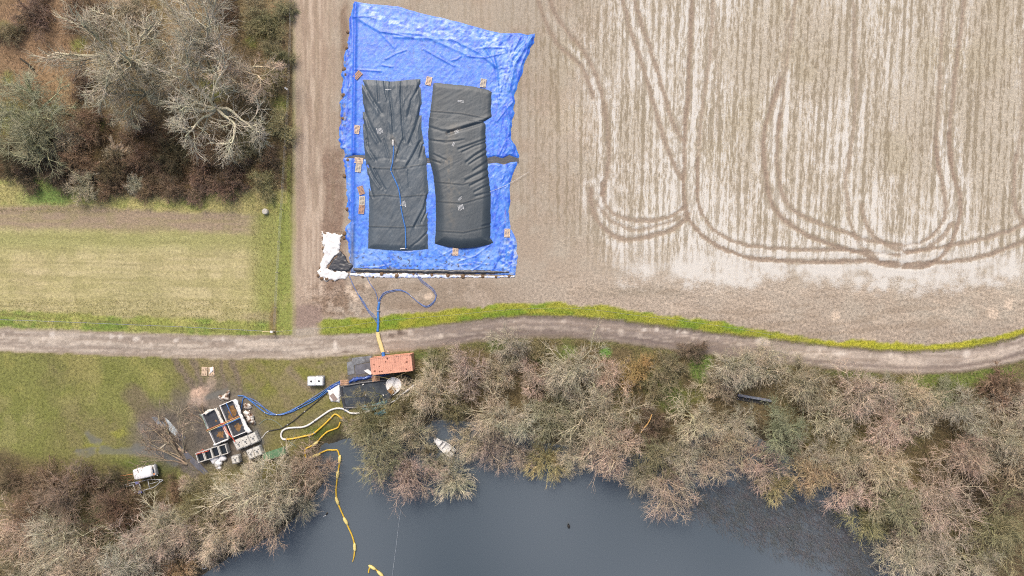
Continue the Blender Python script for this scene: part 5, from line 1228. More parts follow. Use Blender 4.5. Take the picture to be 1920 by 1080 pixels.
# lined black pool with a white sheet and a round tank
def pool():
    e = empty('lined_pool', G(678, 740), 0, 'black lined pool half hidden by twigs south of the container', 'pool'); o = Vector(e.location)
    g = coons([(636, 722), (680, 714), (732, 708)], [(732, 708), (738, 730), (733, 760)], [(645, 768), (690, 765), (733, 760)], [(636, 722), (640, 745), (645, 768)], 50, 30)
    px, py, u, v = g; ed = np.minimum(np.minimum(u, 1 - u) * 48, np.minimum(v, 1 - v) * 26)
    z = terrain(px, py) + .05 + .38 * np.exp(-((ed - 1.6) / 1.3) ** 2) + .03 * ridged(px / 6, py / 6, 90)
    make('liner', np.stack([X(px) - o.x, Y(py) - o.y, z - o.z], -1).reshape(-1, 3), gridfaces(*px.shape), MB_, e, True)
    wp = [(640, 727), (680, 719), (728, 713), (732, 732), (728, 755), (690, 760), (649, 762), (644, 745)]
    zw = .20 + float(e.location.z); V = [(float(X(x, zw)) - o.x, float(Y(y, zw)) - o.y, .20) for x, y in wp]
    make('pool_water', V, [tuple(range(len(V)))[::-1]], mat('murky_pool_water', (74, 80, 86), .15, var=.3, scale=1.5, rgb2=(100, 104, 106), lo=.55, hi=.7), e)
    return e
pool()
R_ = random.Random(12)
for i, (x, y, w_) in enumerate([(644, 725, 'at its north-west corner'), (681, 721, 'near its north edge'), (685, 741, 'in its middle'), (719, 741, 'near the round tank')]):
    o = MB().box((0, 0, .05), (.16, .24, .1), R_.uniform(0, 3), .03).build('white_float_block', MW); o.location = G(x, y, .2); tag(o, 'tiny white float block on the lined pool ' + w_, 'float', 'white float blocks on the pool')
blob('blue_tarp_edge', [(612, 738), (618, 724), (634, 716), (652, 715), (662, 708), (690, 704), (728, 700), (735, 703), (705, 707), (690, 712), (664, 716), (650, 722), (636, 722), (624, 732)], mat('deep_blue_tarp', (52, 88, 170), .45, var=.4, scale=2.5, rgb2=(180, 200, 226), lo=.58, hi=.66, bumpd=.03), 'strip of deep blue tarp along the north rim of the lined pool', 'tarp', .28, .11, .08, 65, 4, 6, ragpx=2)
blob('white_pool_sheet', [(613, 732), (626, 724), (637, 719), (639, 730), (638, 752), (637, 755), (629, 755), (620, 754), (615, 742)], MW, 'white sheet hanging over the west end of the lined pool', 'plastic sheet', .22, .1, .06, 67, 3, 7, ragpx=2)
e = empty('plywood_board', G(625.5, 745, .30), math.radians(-52), 'small brown board lying on the white sheet at the pool end', 'board'); MB().box((0, 0, .03), (1.05, .62, .04)).build('panel', mat('grey_plywood', (158, 140, 132), .8), e)
def roundtank():
    zt = 1.1; e = empty('round_tank', (float(X(738, zt)), float(Y(722, zt)), gz(738, 722)), 0, 'white open round tank with a dirty cover and a board across it', 'tank')
    MB().lathe([(1.02, 0), (1.04, .95), (1.10, 1.0), (1.10, 1.06), (1.0, 1.06), (.98, .5)], n=36).build('wall', MW, e, True)
    g = np.linspace(0, 2 * math.pi, 37)[:-1]; V = [(0, 0, .86)]; F = []
    for r in (.5, .99):
        for k, q in enumerate(g): V.append((r * math.cos(q), r * math.sin(q), .90 + .05 * math.sin(3 * q + r * 4) + (.06 if r > .9 else 0)))
    for k in range(36):
        j = (k + 1) % 36; F.append((0, 1 + k, 1 + j)); F.append((1 + k, 37 + k, 37 + j, 1 + j))
    make('cover', V, F, mat('bagged_white_film', (226, 224, 222), .4, var=.12, scale=3, k=1.3, bumpd=.04), e, True)
    MB().tube([(-.35, -.4, 1.1), (.35, 1.0, 1.12)], .03, 6).build('strap', MGREY, e)
    MB().box((-.25, -.75, 1.12), (.95, .85, .05), .75).build('board', MSED, e)
    MB().box((.1, -.72, 1.2), (.95, .07, .07), -.95).build('batten', MHOSEW, e); MB().box((.25, -1.12, 1.2), (.9, .09, .07), .62).build('batten', MHOSEW, e)
    return e
roundtank()
def pole(p0, p1, z0, z1, r, mt, label, cat='pole', group=None, name='long_pole'):
    a = (float(X(p0[0], z0)), float(Y(p0[1], z0)), z0); b = (float(X(p1[0], z1)), float(Y(p1[1], z1)), z1)
    return tag(MB().tube([a, b], r, 6).build(name, mt, None, True), label, cat, group)
PG_ = 'pale poles beside the container'
pole((697, 703), (733, 711), 1.5, 1.25, .045, MCREAM, 'pale pole reaching from the container corner to the round tank', group=PG_)
pole((741, 708), (768, 695), 1.25, 1.9, .035, MCREAM, 'pale pole from the round tank up to the south-east container corner', group=PG_)
hose('dark_hose', [(742, 700), (756, 703), (766, 706), (770, 712), (764, 722)], .12, MBLACK, 'dark hose heap between the container and the round tank', group=None)
blob('teal_tarp', [(672, 762), (690, 758), (712, 752), (726, 750), (728, 758), (712, 768), (700, 772), (684, 772), (673, 768)], MTEAL, 'crumpled teal tarp under the white hose south of the pool', 'tarp', .25, .11, .1, 69, 4, 6, ragpx=3, group='teal and blue tarp scraps')
blob('teal_tarp', [(700, 774), (722, 766), (726, 775), (712, 781), (702, 780)], MTEAL, 'smaller dark teal tarp scrap right of the crumpled teal one', 'tarp', .15, .1, .08, 71, 3, 6, ragpx=3, group='teal and blue tarp scraps')
blob('blue_tarp_scrap', [(645, 764), (652, 762), (655, 768), (649, 774), (645, 770)], mat('pale_blue_film', (140, 170, 200), .5, var=.2), 'small pale blue film scrap left of the teal tarp', 'tarp', .12, .09, .06, 73, 3, 5, ragpx=2, group='teal and blue tarp scraps')

# hoses and booms between the pool, the basins and the pond
hose('white_hose', [(776, 722), (764, 732), (750, 742), (742, 750), (726, 757), (710, 763), (694, 770), (676, 774), (664, 775), (656, 774), (648, 769), (640, 766), (630, 766), (620, 769), (610, 775), (600, 782), (590, 789), (578, 797), (566, 801), (548, 802), (536, 804), (529, 809), (527, 817), (530, 823), (536, 824)], .13, MHOSEW, 'thick white hose snaking from the round tank to the start of the yellow boom', n=8)
hose('yellow_boom', [(536, 824), (552, 822), (570, 818), (584, 815), (592, 810), (600, 803), (610, 794), (619, 785), (626, 778), (629, 777), (634, 779), (642, 786)], .12, MYEL, 'yellow boom on the bank continuing the white hose', 'boom', n=8)
mb = MB(); BP = [(638, 792), (634, 801), (626, 805), (615, 809), (605, 817), (597, 826), (590, 833), (580, 838), (573, 842), (572, 848), (573, 856), (576, 860), (584, 857), (592, 854), (602, 849), (614, 844), (624, 844), (632, 844), (635, 850), (637, 860), (636, 872), (633, 890), (631, 908), (630, 922), (632, 938), (637, 952), (644, 968), (652, 986), (660, 1004), (664, 1018), (665, 1027), (664, 1042), (661, 1054)]
def boom(BP, floats, label, w=.11):
    b = G(*BP[0]); e = empty('floating_boom', b, 0, label, 'boom', 'yellow floating booms'); pts = path(BP, .08)
    n = len(pts); rr = [w] * n
    for k in range(8): rr[n - 1 - k] = w * (.35 + .65 * k / 8)
    MB().tube([(p[0] - b[0], p[1] - b[1], p[2] - b[2]) for p in pts], rr, 8).build('boom_tube', MYEL, e, True)
    for (x, y, a) in floats:
        g = G(x, y, .12); q = math.radians(a); l = .62; c0, s0 = math.cos(q), math.sin(q)
        P = [(g[0] - b[0] + t * l * c0, g[1] - b[1] + t * l * s0, g[2] - b[2]) for t in (-1, -.75, -.4, .4, .75, 1)]
        MB().tube(P, [.07, .17, .23, .23, .17, .07], 10).build('float', MFLOAT, e, True)
    return e
boom(BP, [(591, 832, 40), (593, 854, 20), (637, 861, 85), (633, 890, 82), (632, 939, -70), (648, 977, -60), (665, 1026, -88)], 'long yellow floating boom with pale floats running from the bank into the pond')
boom([(691, 1074), (692, 1068), (694, 1063), (699, 1063), (706, 1069), (714, 1077), (722, 1088), (728, 1102)], [(698, 1064, -30), (713, 1076, -42), (725, 1095, -60)], 'short curved yellow boom at the bottom edge of the pond', .1)
for i, pts in enumerate(([(640, 714), (625, 722), (610, 733), (596, 744), (580, 752), (560, 762), (545, 770), (530, 776), (515, 778), (500, 775), (488, 767), (476, 757), (466, 749), (458, 743), (446, 742)],
                          [(641, 716), (626, 724), (611, 736), (597, 746), (580, 756), (560, 766), (545, 773), (528, 777), (514, 776), (500, 768), (488, 760), (474, 753), (464, 746), (456, 747), (454, 756), (453, 768)],
                          [(640, 713), (622, 722), (607, 732), (592, 742), (576, 752), (556, 765), (540, 774), (524, 778), (505, 774), (494, 763), (480, 752), (468, 746)])):
    hose('blue_hose', pts, (.075, .055, .055)[i], (MBLUE, MBLUE, MBLUE2)[i], ('blue hose from the pool to the basins, outermost of three', 'blue hose from the pool to the basins with a hooked end', 'pale blue hose from the pool to the basins, uppermost of three')[i], group='blue hoses to the basins', dz=.1 + .05 * i)
hose('black_cable', [(612, 738), (600, 748), (586, 760), (572, 771), (560, 781), (552, 788), (540, 796), (528, 803), (515, 806), (504, 808)], .07, MBLACK, 'black hose crossing the mud between the pool and the basins', 'hose')
hose('pale_cable', [(504, 808), (498, 812), (492, 820), (484, 825)], .05, MHOSEW, 'short pale hose curving into the row of three weathered tanks', 'hose')
hose('green_wire', [(485, 796), (497, 787), (506, 786), (516, 790), (524, 796), (530, 803)], .03, mat('pale_green_wire', (150, 165, 156), .5), 'thin greenish wire arching over the mud right of the basins', 'wire')
hose('green_wire', [(541, 827), (548, 832), (555, 838)], .03, mat('green_wire_b', (120, 150, 140), .5), 'tiny greenish wire below the white hose loop', 'wire')

# settling basins
def basin(tl, tr, br, bl, label, right_sheet, seed):
    zt = 1.0; P = {k: Vector((float(X(p[0], zt)), float(Y(p[1], zt)), 0)) for k, p in zip('abcd', (tl, tr, br, bl))}
    ctr = (P['a'] + P['b'] + P['c'] + P['d']) / 4; xd = ((P['b'] - P['a']) + (P['c'] - P['d'])) / 2; yd = ((P['a'] - P['d']) + (P['b'] - P['c'])) / 2
    W_, L_ = xd.length, yd.length; a = math.atan2(xd.y, xd.x)
    e = empty('settling_basin', (ctr.x, ctr.y, gz(*tl)), a, label, 'basin', 'settling basins')
    for s in (1, -1):
        MB().box((s * (W_ / 2 - .05), 0, .5), (.1, L_, 1.0)).build('side_wall', MW, e)
        MB().box((0, s * (L_ / 2 - .05), .498), (W_ - .2, .1, .996)).build('end_wall', MW, e)
    MB().box((0, .0, .64), (W_ - .2, L_ - .2, .04)).build('liner_floor', MB_, e)
    R = random.Random(seed)
    for (cx, cy, rx, ry) in ((.1, -.28 * L_, .30 * W_, .12 * L_),) + ((( .18, .22 * L_, .30 * W_, .18 * L_), (-.3, .08 * L_, .2 * W_, .09 * L_)) if seed == 2 else ((.3, .15 * L_, .08 * W_, .05 * L_),)):
        V = [(cx, cy, .695)]; n = 22
        for k in range(n):
            q = 6.283 * k / n; r = R.uniform(.55, 1.1); V.append((cx + rx * r * math.cos(q), cy + ry * r * math.sin(q), .664))
        make('sediment', V, [(0, 1 + k, 1 + (k + 1) % n) for k in range(n)], MSED, e, True)
    return e, W_, L_, a
b1 = basin((381, 776), (404, 765), (428, 824), (399, 836), 'left settling basin with dark liner and a little brown sediment', .3, 1)
b2 = basin((411, 761), (437, 749), (463, 810), (436, 820), 'right settling basin with much brown sediment and a blue pipe', .3, 2)
blob('white_sheet_flap', [(400, 766), (407, 763), (413, 775), (420, 790), (427, 803), (431, 822), (425, 825), (419, 808), (411, 788), (404, 772)], MWD, 'white plastic flap over the rim between the two basins', 'plastic sheet', .05, .1, .06, 75, 2, 5, ragpx=2, z0=1.03, group='white sheet flaps on the basins')
blob('white_sheet_flap', [(382, 778), (383, 772), (391, 768), (399, 767), (403, 766), (401, 771), (393, 774), (386, 779)], MWD, 'crumpled white flap on the top rim of the left basin', 'plastic sheet', .05, .09, .06, 76, 2, 5, ragpx=2, z0=1.03, group='white sheet flaps on the basins')
blob('white_sheet_flap', [(434, 750), (441, 747), (448, 749), (448, 756), (453, 772), (459, 786), (464, 798), (472, 806), (473, 811), (466, 815), (460, 812), (452, 790), (444, 768)], MW, 'broad white flap along the east rim of the right basin', 'plastic sheet', .06, .1, .06, 77, 3, 6, ragpx=2, z0=1.03, group='white sheet flaps on the basins')
blob('white_sheet_flap', [(399, 832), (410, 829), (421, 823), (430, 822), (429, 826), (415, 831), (404, 837), (399, 837)], MW, 'narrow white flap on the bottom rim of the left basin', 'plastic sheet', .05, .09, .04, 78, 2, 5, ragpx=1.5, z0=1.03, group='white sheet flaps on the basins')
blob('dark_sheet', [(437, 818), (450, 812), (462, 808), (466, 815), (455, 820), (441, 826)], MB_, 'dark sheet with pale scraps between the right basin and the tank row', 'plastic sheet', .3, .1, .12, 79, 3, 4, ragpx=2)
pole((387, 807), (449, 780), 1.16, 1.16, .07, MORP, 'orange pipe laid across both basins, upper of the pair', 'pipe', 'pipes across the basins', 'cross_pipe')
pole((388, 809.5), (449, 782.5), 1.14, 1.14, .05, MCREAM, 'cream pipe laid across both basins just below the orange one', 'pipe', 'pipes across the basins', 'cross_pipe')
pole((408, 803), (450, 784), 1.26, 1.26, .06, MBLUE, 'blue pipe crossing the gap between the two basins', 'pipe', 'pipes across the basins', 'cross_pipe')
pole((424, 756), (436, 782), 1.2, 1.2, .045, MBLUE, 'blue pipe lengthwise over the top half of the right basin', 'pipe', 'pipes across the basins', 'cross_pipe')
hose('red_hose', [(413, 795), (419, 794), (423, 802), (428, 811), (435, 820), (441, 829)], .06, MRED, 'red hose running down between the basins to the weathered tanks', z=1.25)
hose('red_hose', [(416, 794), (421, 806), (430, 816), (438, 823)], .04, MRED, 'thin second red hose beside the first between the basins', z=1.2)
hose('red_hose', [(368, 852), (374, 850), (382, 848), (392, 845)], .05, MRED, 'red hose laid along the rims of the open tanks', z=1.05)
hose('red_hose', [(369, 849), (376, 846), (380, 843), (383, 847)], .035, MRED, 'thin red hose curl left of the open tanks', z=.8)
hose('green_rope', [(374, 777), (379, 781), (384, 792), (388, 804)], .05, mat('pale_green_rope', (150, 178, 160), .6), 'pale green rope along the west rim of the left basin', 'rope', z=1.1)
MBAGD = mat('muddy_filter_bag', (235, 228, 218), .6, var=.2, scale=3, k=1.3, rgb2=(112, 84, 62), lo=.46, hi=.54, bumpd=.03)
FB = 'filter bags around the basins'
blob('filter_bags', [(407, 744), (410, 740), (415, 739), (418, 742), (424, 735), (430, 731), (432, 736), (429, 741), (431, 748), (427, 752), (418, 752), (411, 752)], MBAGD, 'white and brown filter bags at the top of the right basin', 'bags', .45, .09, .12, 81, 4, 5, ragpx=2, group=FB)
blob('filter_bags', [(455, 758), (460, 755), (468, 756), (473, 760), (472, 766), (464, 768), (457, 766)], MBAGD, 'small round heap of white filter bags right of the right basin', 'bags', .35, .09, .12, 83, 4, 5, ragpx=2, group=FB)
blob('filter_bags', [(452, 770), (461, 768), (470, 770), (476, 779), (479, 789), (481, 795), (474, 798), (466, 795), (460, 786), (454, 778)], MBAGD, 'large brown and white filter bag heap right of the right basin', 'bags', .5, .09, .15, 85, 5, 5, ragpx=2.5, group=FB)
WB = 'white bags by the open tanks'
for i, (x, y, r, l) in enumerate(((403, 860, .62, 'largest white bag beside the open tanks'), (410, 868, .55, 'white bag below the largest one'), (418, 858, .55, 'white bag under the right end of the open tank row'), (411, 875, .36, 'smallest white bag, lowest of the heap'))):
    mb = MB(); mb.lathe([(r * .8, 0), (r, r * .35), (r * .92, r * .75), (r * .55, r * 1.05), (.05, r * 1.12)], n=18); R = random.Random(i)
    mb.v = [(a_ * (1 + .22 * math.sin(3 * math.atan2(b_, a_) + i)), b_ * (1 + .2 * math.cos(4 * math.atan2(b_, a_) + i)), c_ * R.uniform(.9, 1.1)) for a_, b_, c_ in mb.v]
    o = mb.build('white_bag', MIBC, None, True); o.location = G(x, y); tag(o, l, 'bag', WB)

# IBC tanks
def ibc(kind, x, y, rot, label, group, s=(1.0, 1.0)):
    zt = 1.05; w, d, h = 1.12 * s[0], 1.12 * s[1], 1.05; mt = MIBC if kind == 'clean' else MIBCD
    e = empty('tank_container', (float(X(x, zt)), float(Y(y, zt)), gz(x, y)), math.radians(rot), label, 'tank', group)
    MB().box((0, 0, .07), (w, d, .12)).build('base', MGREY, e)
    if kind == 'open':
        for sx in (1, -1): MB().box((sx * (w / 2 - .06), 0, .58), (.10, d - .02, .9)).build('side_wall', MIBCD, e)
        for sy in (1, -1): MB().box((0, sy * (d / 2 - .05), .575), (w - .24, .08, .89)).build('end_wall', MIBCD, e)
        MB().box((0, 0, .45), (w - .24, d - .2, .5)).build('contents', MDARKW, e)
    else:
        MB().box((0, 0, .6), (w - .08, d - .08, .92), 0, .09).build('bottle', mt, e, False)
        MB().lathe([(.14, 1.05), (.14, 1.11), (.11, 1.13), (.02, 1.13)], n=18).build('screw_lid', MBLACK if kind == 'clean' else MGREY, e)
        if kind != 'clean':
            for k, (a_, b_) in enumerate(((.25, .2), (-.22, .28), (.05, -.3))): MB().lathe([(.09, 1.05), (.07, 1.075), (.01, 1.08)], (a_, b_, 0), 10).build('dirt_patch', MBLACK, e)
    cg = MB()
    for z in (.25, .6, .95):
        for sy in (1, -1): cg.box((0, sy * (d / 2 + .0), z), (w + .02, .022, .022))
        for sx in (1, -1): cg.box((sx * (w / 2 + .0), 0, z), (.022, d - .03, .022))
    for k in range(6):
        t = -w / 2 + .1 + k * (w - .2) / 5
        for sy in (1, -1): cg.box((t, sy * (d / 2 - .012), .58), (.02, .02, .92))
    tag(cg.build('cage', MSTEEL, e), kind='stuff')
    return e
ibc('clean', 583.5, 715, 0, 'clean white tank on the grass, left of the pair', 'clean white tanks on the grass', (1, 1.15))
ibc('clean', 598, 714.5, -1, 'clean white tank on the grass, right of the pair', 'clean white tanks on the grass', (1, 1.15))
for (x, y), l in zip(((447, 833), (460, 828), (474.5, 822)), ('west end tank of the row of three below the right basin', 'middle tank of the row of three below the right basin', 'east end tank of the row of three below the right basin')):
    ibc('dirty', x, y, 25, 'weathered white ' + l, 'weathered tanks in the row of three', (1.02, 1.3))
ibc('dirty', 470, 851.5, 22, 'weathered tank left of the pair beside the green steel box', 'weathered tank pair', (.85, 1.2)); ibc('dirty', 482, 846.5, 22, 'weathered tank right of the pair, touching the green steel box', 'weathered tank pair', (.95, 1.2))
ibc('dirty', 441, 862, 12, 'single weathered tank standing alone among the twigs', 'single tanks', (.95, .95))
for i, ((x, y), l) in enumerate(zip(((375.5, 857), (390, 852.5), (403.5, 847.5), (418, 843.5)), ('first open cut tank from the west in the row of four', 'second open cut tank from the west in the row of four', 'third open cut tank from the west, with bluish water', 'fourth open cut tank from the west, at the row end'))):
    ibc('open', x, y, 17, l, 'open cut tanks in the row of four', (.96, 1.25))
hose('tank_side_pipe', [(424, 833), (426, 840), (427, 848)], .09, MGREY, 'grey pipe along the east side of the last open tank', 'pipe', z=.9)
blob('pale_film_heap', [(466, 873), (474, 872), (478, 880), (470, 884), (465, 880)], MWD, 'pale film heap under the twigs below the weathered tank pair', 'plastic scrap', .3, .1, .1, 87, 3, 5, ragpx=3)
def greenbox():
    e = empty('green_steel_box', (float(X(514, .8)), float(Y(851.5, .8)), gz(514, 851)), math.radians(18), 'long low green steel box partly hidden by twigs', 'box')
    MB().box((0, 0, .36), (3.1, 1.0, .7), 0, .03).build('body', MGREEN, e); MB().box((0, 0, .745), (3.16, 1.06, .05), 0, .015).build('lid', MGREEN, e)
    for s in (-1, 1): MB().tube([(s * .9, -.56, .45), (s * .9 + .12, -.6, .45), (s * .9 + .3, -.56, .45)], .02, 5).build('handle', MSTEEL, e)
    for s in (-1, 0, 1): MB().box((s * 1.0, 0, .785), (.06, 1.04, .025)).build('rib', MGREEN, e)
greenbox()
# ground mats and plates in the mud
GM = 'plates and mats in the mud'
flat_box('pale_plate', [(305, 782), (310, 783), (321, 793), (318, 799)], .035, MPLATE2, 'small pale plate, upper half of the bright pair in the mud', 'plate', GM, .03)
flat_box('pale_plate', [(320, 793), (335, 808), (328, 817), (313, 803)], .035, MPLATE2, 'larger pale wet plate, lower half of the bright pair in the mud', 'plate', GM, .02)
flat_box('grey_plate', [(284, 782), (293, 781), (303, 791), (296, 797)], .035, MPLATE, 'grey plate at the north-west end of the plate track', 'plate', GM, .02)
flat_box('grey_plate', [(297, 792), (305, 790), (316, 802), (305, 803)], .035, MPLATE, 'wet grey plate between the north-west plate and the pale pair', 'plate', GM, .012)
flat_box('ground_mat', [(330, 806), (345, 818), (349, 825), (340, 828), (326, 816)], .04, MMAT, 'dark mat below the pale plate pair', 'ground mat', GM, .012) if False else flat_box('ground_mat', [(331, 807), (348, 820), (342, 828), (326, 817)], .04, MMAT, 'dark mat just below the pale plate pair', 'ground mat', GM, .012)
flat_box('ground_mat', [(333, 830), (346, 842), (362, 858), (350, 862)], .04, MMAT, 'grey mat halfway to the open tanks', 'ground mat', GM, .012)
flat_box('ground_mat', [(361, 857), (377, 871), (372, 882), (355, 865)], .05, MMAT, 'blue grey mat just west of the open tanks', 'ground mat', GM, .02)
flat_box('ground_mat', [(376, 870), (391, 886), (383, 890), (371, 881)], .05, MMAT, 'blue grey mat at the south-east end of the track', 'ground mat', GM, .05)
flat_box('plank', [(298, 841), (314, 828), (315, 829.5), (300, 843)], .06, MWOODG, 'pale plank lying in the mud west of the mats', 'plank', None, .03)
blob('sand_patch', [(331, 840), (338, 838), (348, 845), (354, 852), (346, 850), (336, 846)], MSAND, 'streak of pale sand on the mat track', 'sand', .04, .1, .03, 91, 3, 5, ragpx=3, z0=.06)

# white trailer and empty boat trailer
def trailer():
    a = ang(245, 888, 290, 878); zt = 1.6; e = empty('white_trailer', (float(X(268.5, zt)), float(Y(887.2, zt)), 0), a, 'small white enclosed trailer with a dark window at its east end', 'trailer')
    e.scale = (.86, .95, .95); L_, W_ = 3.35, 1.62
    def shell(x0, x1, prof, name, mt, n=10):
        V = []; F = []; xs = np.linspace(x0, x1, n)
        for i, x in enumerate(xs):
            t = min(i, n - 1 - i) / 2.0; k = 1 - .10 * max(0, 1 - t) ** 2
            for y, z in prof: V.append((x, y * k, .45 + (z - .45) * (1 - .06 * max(0, 1 - t) ** 2)))
        m = len(prof)
        for i in range(n - 1):
            for j in range(m): F.append((i * m + j, (i + 1) * m + j, (i + 1) * m + (j + 1) % m, i * m + (j + 1) % m))
        F.append(tuple(range(m))); F.append(tuple(range((n - 1) * m, n * m))[::-1])
        return make(name, V, F, mt, e, True)
    w = W_ / 2; prof = [(w, .45), (w, 1.35), (w - .06, 1.52), (w - .2, 1.6), (0, 1.64), (-w + .2, 1.6), (-w + .06, 1.52), (-w, 1.35), (-w, .45)]
    shell(-L_ / 2, L_ / 2 - .35, prof, 'body', MIBC)
    pf = [(w - .04, .5), (w - .04, 1.25), (w - .12, 1.42), (-w + .12, 1.42), (-w + .04, 1.25), (-w + .04, .5)]
    shell(L_ / 2 - .36, L_ / 2 + .06, pf, 'front_shell', MIBC, 6)
    MB().box((L_ / 2 - .14, .12, 1.44), (.22, 1.02, .03)).build('window', MGLASS, e)
    MB().box((L_ / 2 - .14, -.5, 1.445), (.24, .26, .03)).build('orange_panel', MORP, e)
    MB().box((L_ / 2 + .1, 0, .7), (.08, W_ - .2, .12)).build('bumper', MGREY, e)
    MB().box((0, 0, .38), (L_ - .3, W_ - .4, .12)).build('chassis', MGREY, e)
    MB().tube([(-L_ / 2 + .1, 0, .42), (-L_ / 2 - .35, 0, .42)], .05, 6).build('drawbar', MHOSEW, e)
    MB().lathe([(.09, 0), (.09, .14), (.03, .18)], (-L_ / 2 - .32, 0, .38), 10).build('hitch', MHOSEW, e)
    for s in (1, -1):
        wl_ = MB().tube([(-.2, s * (w - .16), .28), (-.2, s * (w - .01), .28)], .28, 16).build('wheel', MBLACK, e); MB().tube([(-.2, s * (w - .005), .28), (-.2, s * (w + .01), .28)], .13, 12).build('rim', MSTEEL, wl_)
        MB().tube([(L_ / 2 + .06, s * (w - .05), 1.1), (L_ / 2 + .16, s * (w + .1), 1.12)], .05, 6).build('marker_lamp', MHOSEW, e)
trailer()
e = empty('rusty_frame', G(240, 895), math.radians(6), 'rusty rack of thin bars in the brambles left of the white trailer', 'frame')
for y in (-.45, 0, .38): MB().tube([(-.9, y, .35), (.95, y + .08, .35)], .03, 5).build('bar', MORP if y else MRUST, e)
MB().tube([(-.9, -.45, .35), (-.9, .38, .35)], .03, 5).build('crossbar', MRUST, e)
def boat_trailer():
    e = empty('boat_trailer', G(265, 912), ang(224, 914, 306, 901), 'empty galvanised boat trailer with faded blue mudguards', 'boat trailer'); c0 = G(265, 912); a = e.rotation_euler[2]
    def L(x, y, z=.5):
        g = G(x, y, 0); zz = z; gx_, gy_ = float(X(x, zz)), float(Y(y, zz)); dx, dy = gx_ - c0[0], gy_ - c0[1]
        return (dx * math.cos(-a) - dy * math.sin(-a), dx * math.sin(-a) + dy * math.cos(-a), zz)
    def bar(name, pts, r=.065, z=.5, mt=MSTEEL): return MB().tube([L(x, y, z) for x, y in pts], r, 6).build(name, mt, e, True)
    bar('side_rail', spline([(224, 912), (250, 905), (262, 903), (278, 899.5), (300, 899.5), (305.5, 900.5)], 5)); bar('side_rail', spline([(269, 919.5), (281, 916), (291, 912), (300, 904), (306, 900.5)], 5))
    bar('drawbar', [(225.5, 915.5), (240, 911.5), (250, 909)]); bar('crossbar', [(250, 908.5), (252.5, 916), (254, 923), (251, 924)]); bar('crossbar', [(261, 905), (265, 920)]); bar('crossbar', [(277.5, 901), (280.5, 915)]); bar('bow_rest', [(298.5, 899.5), (299, 904)], .07)
    bar('keel_roller_bar', [(281, 907), (286, 906), (296, 903)], .04)
    for k in range(6): bar('roller', [(229 + k * 3.6, 912.6 - k * .9), (229.8 + k * 3.6, 914.6 - k * .9)], .03)
    for x, y in ((257, 905.5), (262.5, 922.5)):
        p = L(x, y, .62); MB().box(p, (.55, .36, .05), 0, .02).build('mudguard', MBLUEM, e); q = L(x, y, .3); w = MB().tube([(q[0], q[1] - .09, .3), (q[0], q[1] + .09, .3)], .28, 14).build('wheel', MBLACK, e)
boat_trailer()

# boat under the willows, dark culvert, floating bits
def boat(x, y, a, L_, W_, mt, label, inner, z0):
    e = empty('rowing_boat', (float(X(x, .1)), float(Y(y, .1)), z0), math.radians(a), label, 'boat'); V = []; F = []; n = 14; prof = [(-1, .42), (-.86, .1), (-.4, -.08), (0, -.12), (.4, -.08), (.86, .1), (1, .42)]
    for i in range(n):
        t = i / (n - 1); w = W_ / 2 * (math.sin(math.pi * (.28 + .72 * (1 - t))) ** .7 if t < .995 else .02); w = W_ / 2 * (1 - t ** 2.6) ** .8 * (.86 + .14 * math.sin(math.pi * t)) if t < 1 else .02
        for u, z in prof: V.append((-L_ / 2 + L_ * t, u * w, z + .14 * t * t))
    m = 7
    for i in range(n - 1):
        for j in range(m - 1): F.append((i * m + j, i * m + j + 1, (i + 1) * m + j + 1, (i + 1) * m + j))
    F.append(tuple(range(m)))
    h = make('hull', V, F, mt, e, True)
    for s in (0, m - 1): MB().tube([V[i * m + s] for i in range(n)], .045, 6).build('gunwale', mt, e, True)
    for t in (.25, .55): MB().box((-L_ / 2 + L_ * t, 0, .26), (.28, W_ * .84, .04)).build('thwart', inner, e)
    MB().box((-L_ / 2 + L_ * .80, 0, .40), (L_ * .26, W_ * .5, .03)).build('foredeck', mt, e)
    return e
boat(832, 838, 142, 3.5, 1.5, MW, 'small white rowing boat moored under the willows at the shore', MHOSEW, WATER_Z + .1)
MDK = mat('mossy_dark_concrete', (126, 132, 144), .7, var=.4, scale=3, rgb2=(120, 116, 132), lo=.52, hi=.6)
e = empty('concrete_trough', G(1412, 748), math.radians(-10), 'long dark mossy concrete trough half buried under the willows near the road', 'trough')
MB().box((0, .22, .3), (4.7, .35, .6), 0, .05).build('wall', MDK, e); MB().box((0, -.25, .06), (4.6, .5, .1)).build('floor', MBLACK, e)
for k in range(5): MB().box((-2.0 + k * 1.0, .22, .62), (.75, .3, .08), 0, .02).build('coping_stone', MDK, e)
e = empty('float_frame', G(383, 1062, .05), math.radians(8), 'small square white float frame on the water by the golden willow', 'float')
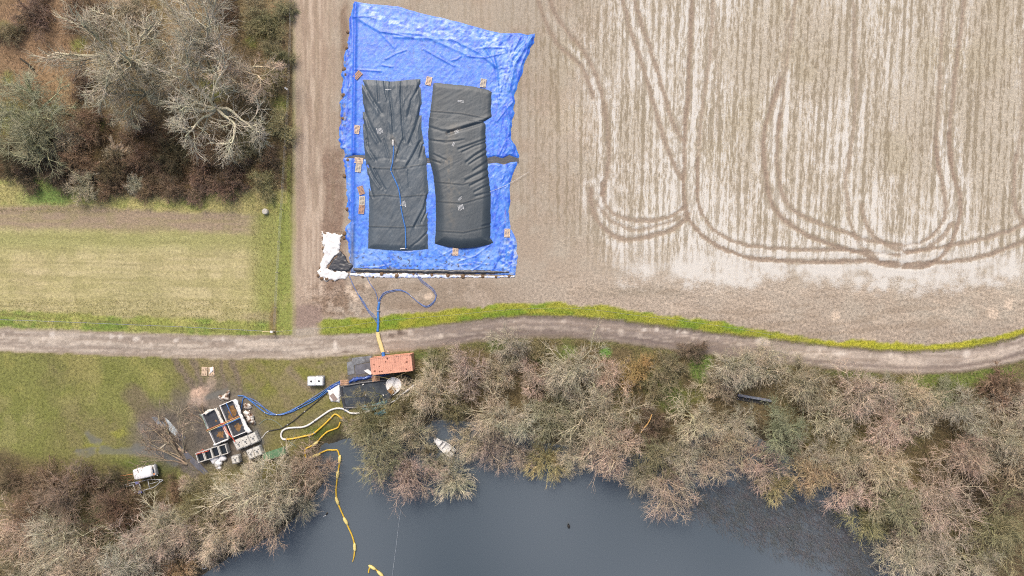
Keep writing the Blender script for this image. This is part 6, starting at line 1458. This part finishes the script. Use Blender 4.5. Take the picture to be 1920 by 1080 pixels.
for s in (1, -1): MB().box((s * .24, 0, .05), (.07, .66, .1)).build('side_bar', MHOSEW, e); MB().box((0, s * .30, .05), (.41, .07, .098)).build('end_bar', MHOSEW, e)
for (x0, y0, x1, y1, r, l, mt) in ((423, 1039, 436, 1047, .06, 'dark floating stick near the western shore', MBLACK), (418, 1047, 430, 1055, .035, 'thin pale floating stick beside the dark one', MWOODG), (606, 969, 613, 965, .05, 'short pale floating stick west of the yellow boom', MHOSEW)):
    a_, b_ = G(x0, y0, .03), G(x1, y1, .05); tag(MB().tube([a_, b_], [r, r * .7], 6).build('floating_stick', mt), l, 'stick', 'floating sticks')
def bird(x, y, a, s, label):
    e = empty('waterbird', G(x, y), math.radians(a), label, 'bird')
    V = MB().tube([(-.26 * s, 0, .10 * s), (-.18 * s, 0, .08 * s), (-.05 * s, 0, .07 * s), (.1 * s, 0, .07 * s), (.18 * s, 0, .09 * s), (.22 * s, 0, .17 * s), (.25 * s, 0, .21 * s), (.30 * s, 0, .21 * s), (.32 * s, 0, .2 * s)], [.01 * s, .05 * s, .11 * s, .11 * s, .06 * s, .035 * s, .045 * s, .035 * s, .01 * s], 10); V.build('body', MFUR, e, True)
    MB().tube([(.31 * s, 0, .2 * s), (.36 * s, 0, .195 * s)], [.014 * s, .006 * s], 5).build('beak', MCREAM, e)
    for k in (1, -1): MB().tube([(-.2 * s, k * .06 * s, .12 * s), (0, k * .10 * s, .11 * s), (.1 * s, k * .08 * s, .1 * s)], [.01 * s, .03 * s, .02 * s], 6, .5).build('wing', MFUR, e, True)
bird(1066, 986, 100, 1.5, 'dark waterbird swimming in the open middle of the pond'); bird(613, 963, 60, .9, 'small dark waterbird beside the short pale floating stick')
hose('yellow_branch', [(1202, 811), (1207, 803), (1214, 795), (1219, 786), (1222, 777)], .07, mat('peeled_branch', (226, 178, 108), .8), 'bare peeled orange yellow branch over the dark willow bank', 'branch', z=2.6)
hose('yellow_branch_low', [(641, 790), (637, 800)], .05, MYEL, 'short end of yellow hose on the bank', 'hose') if False else None
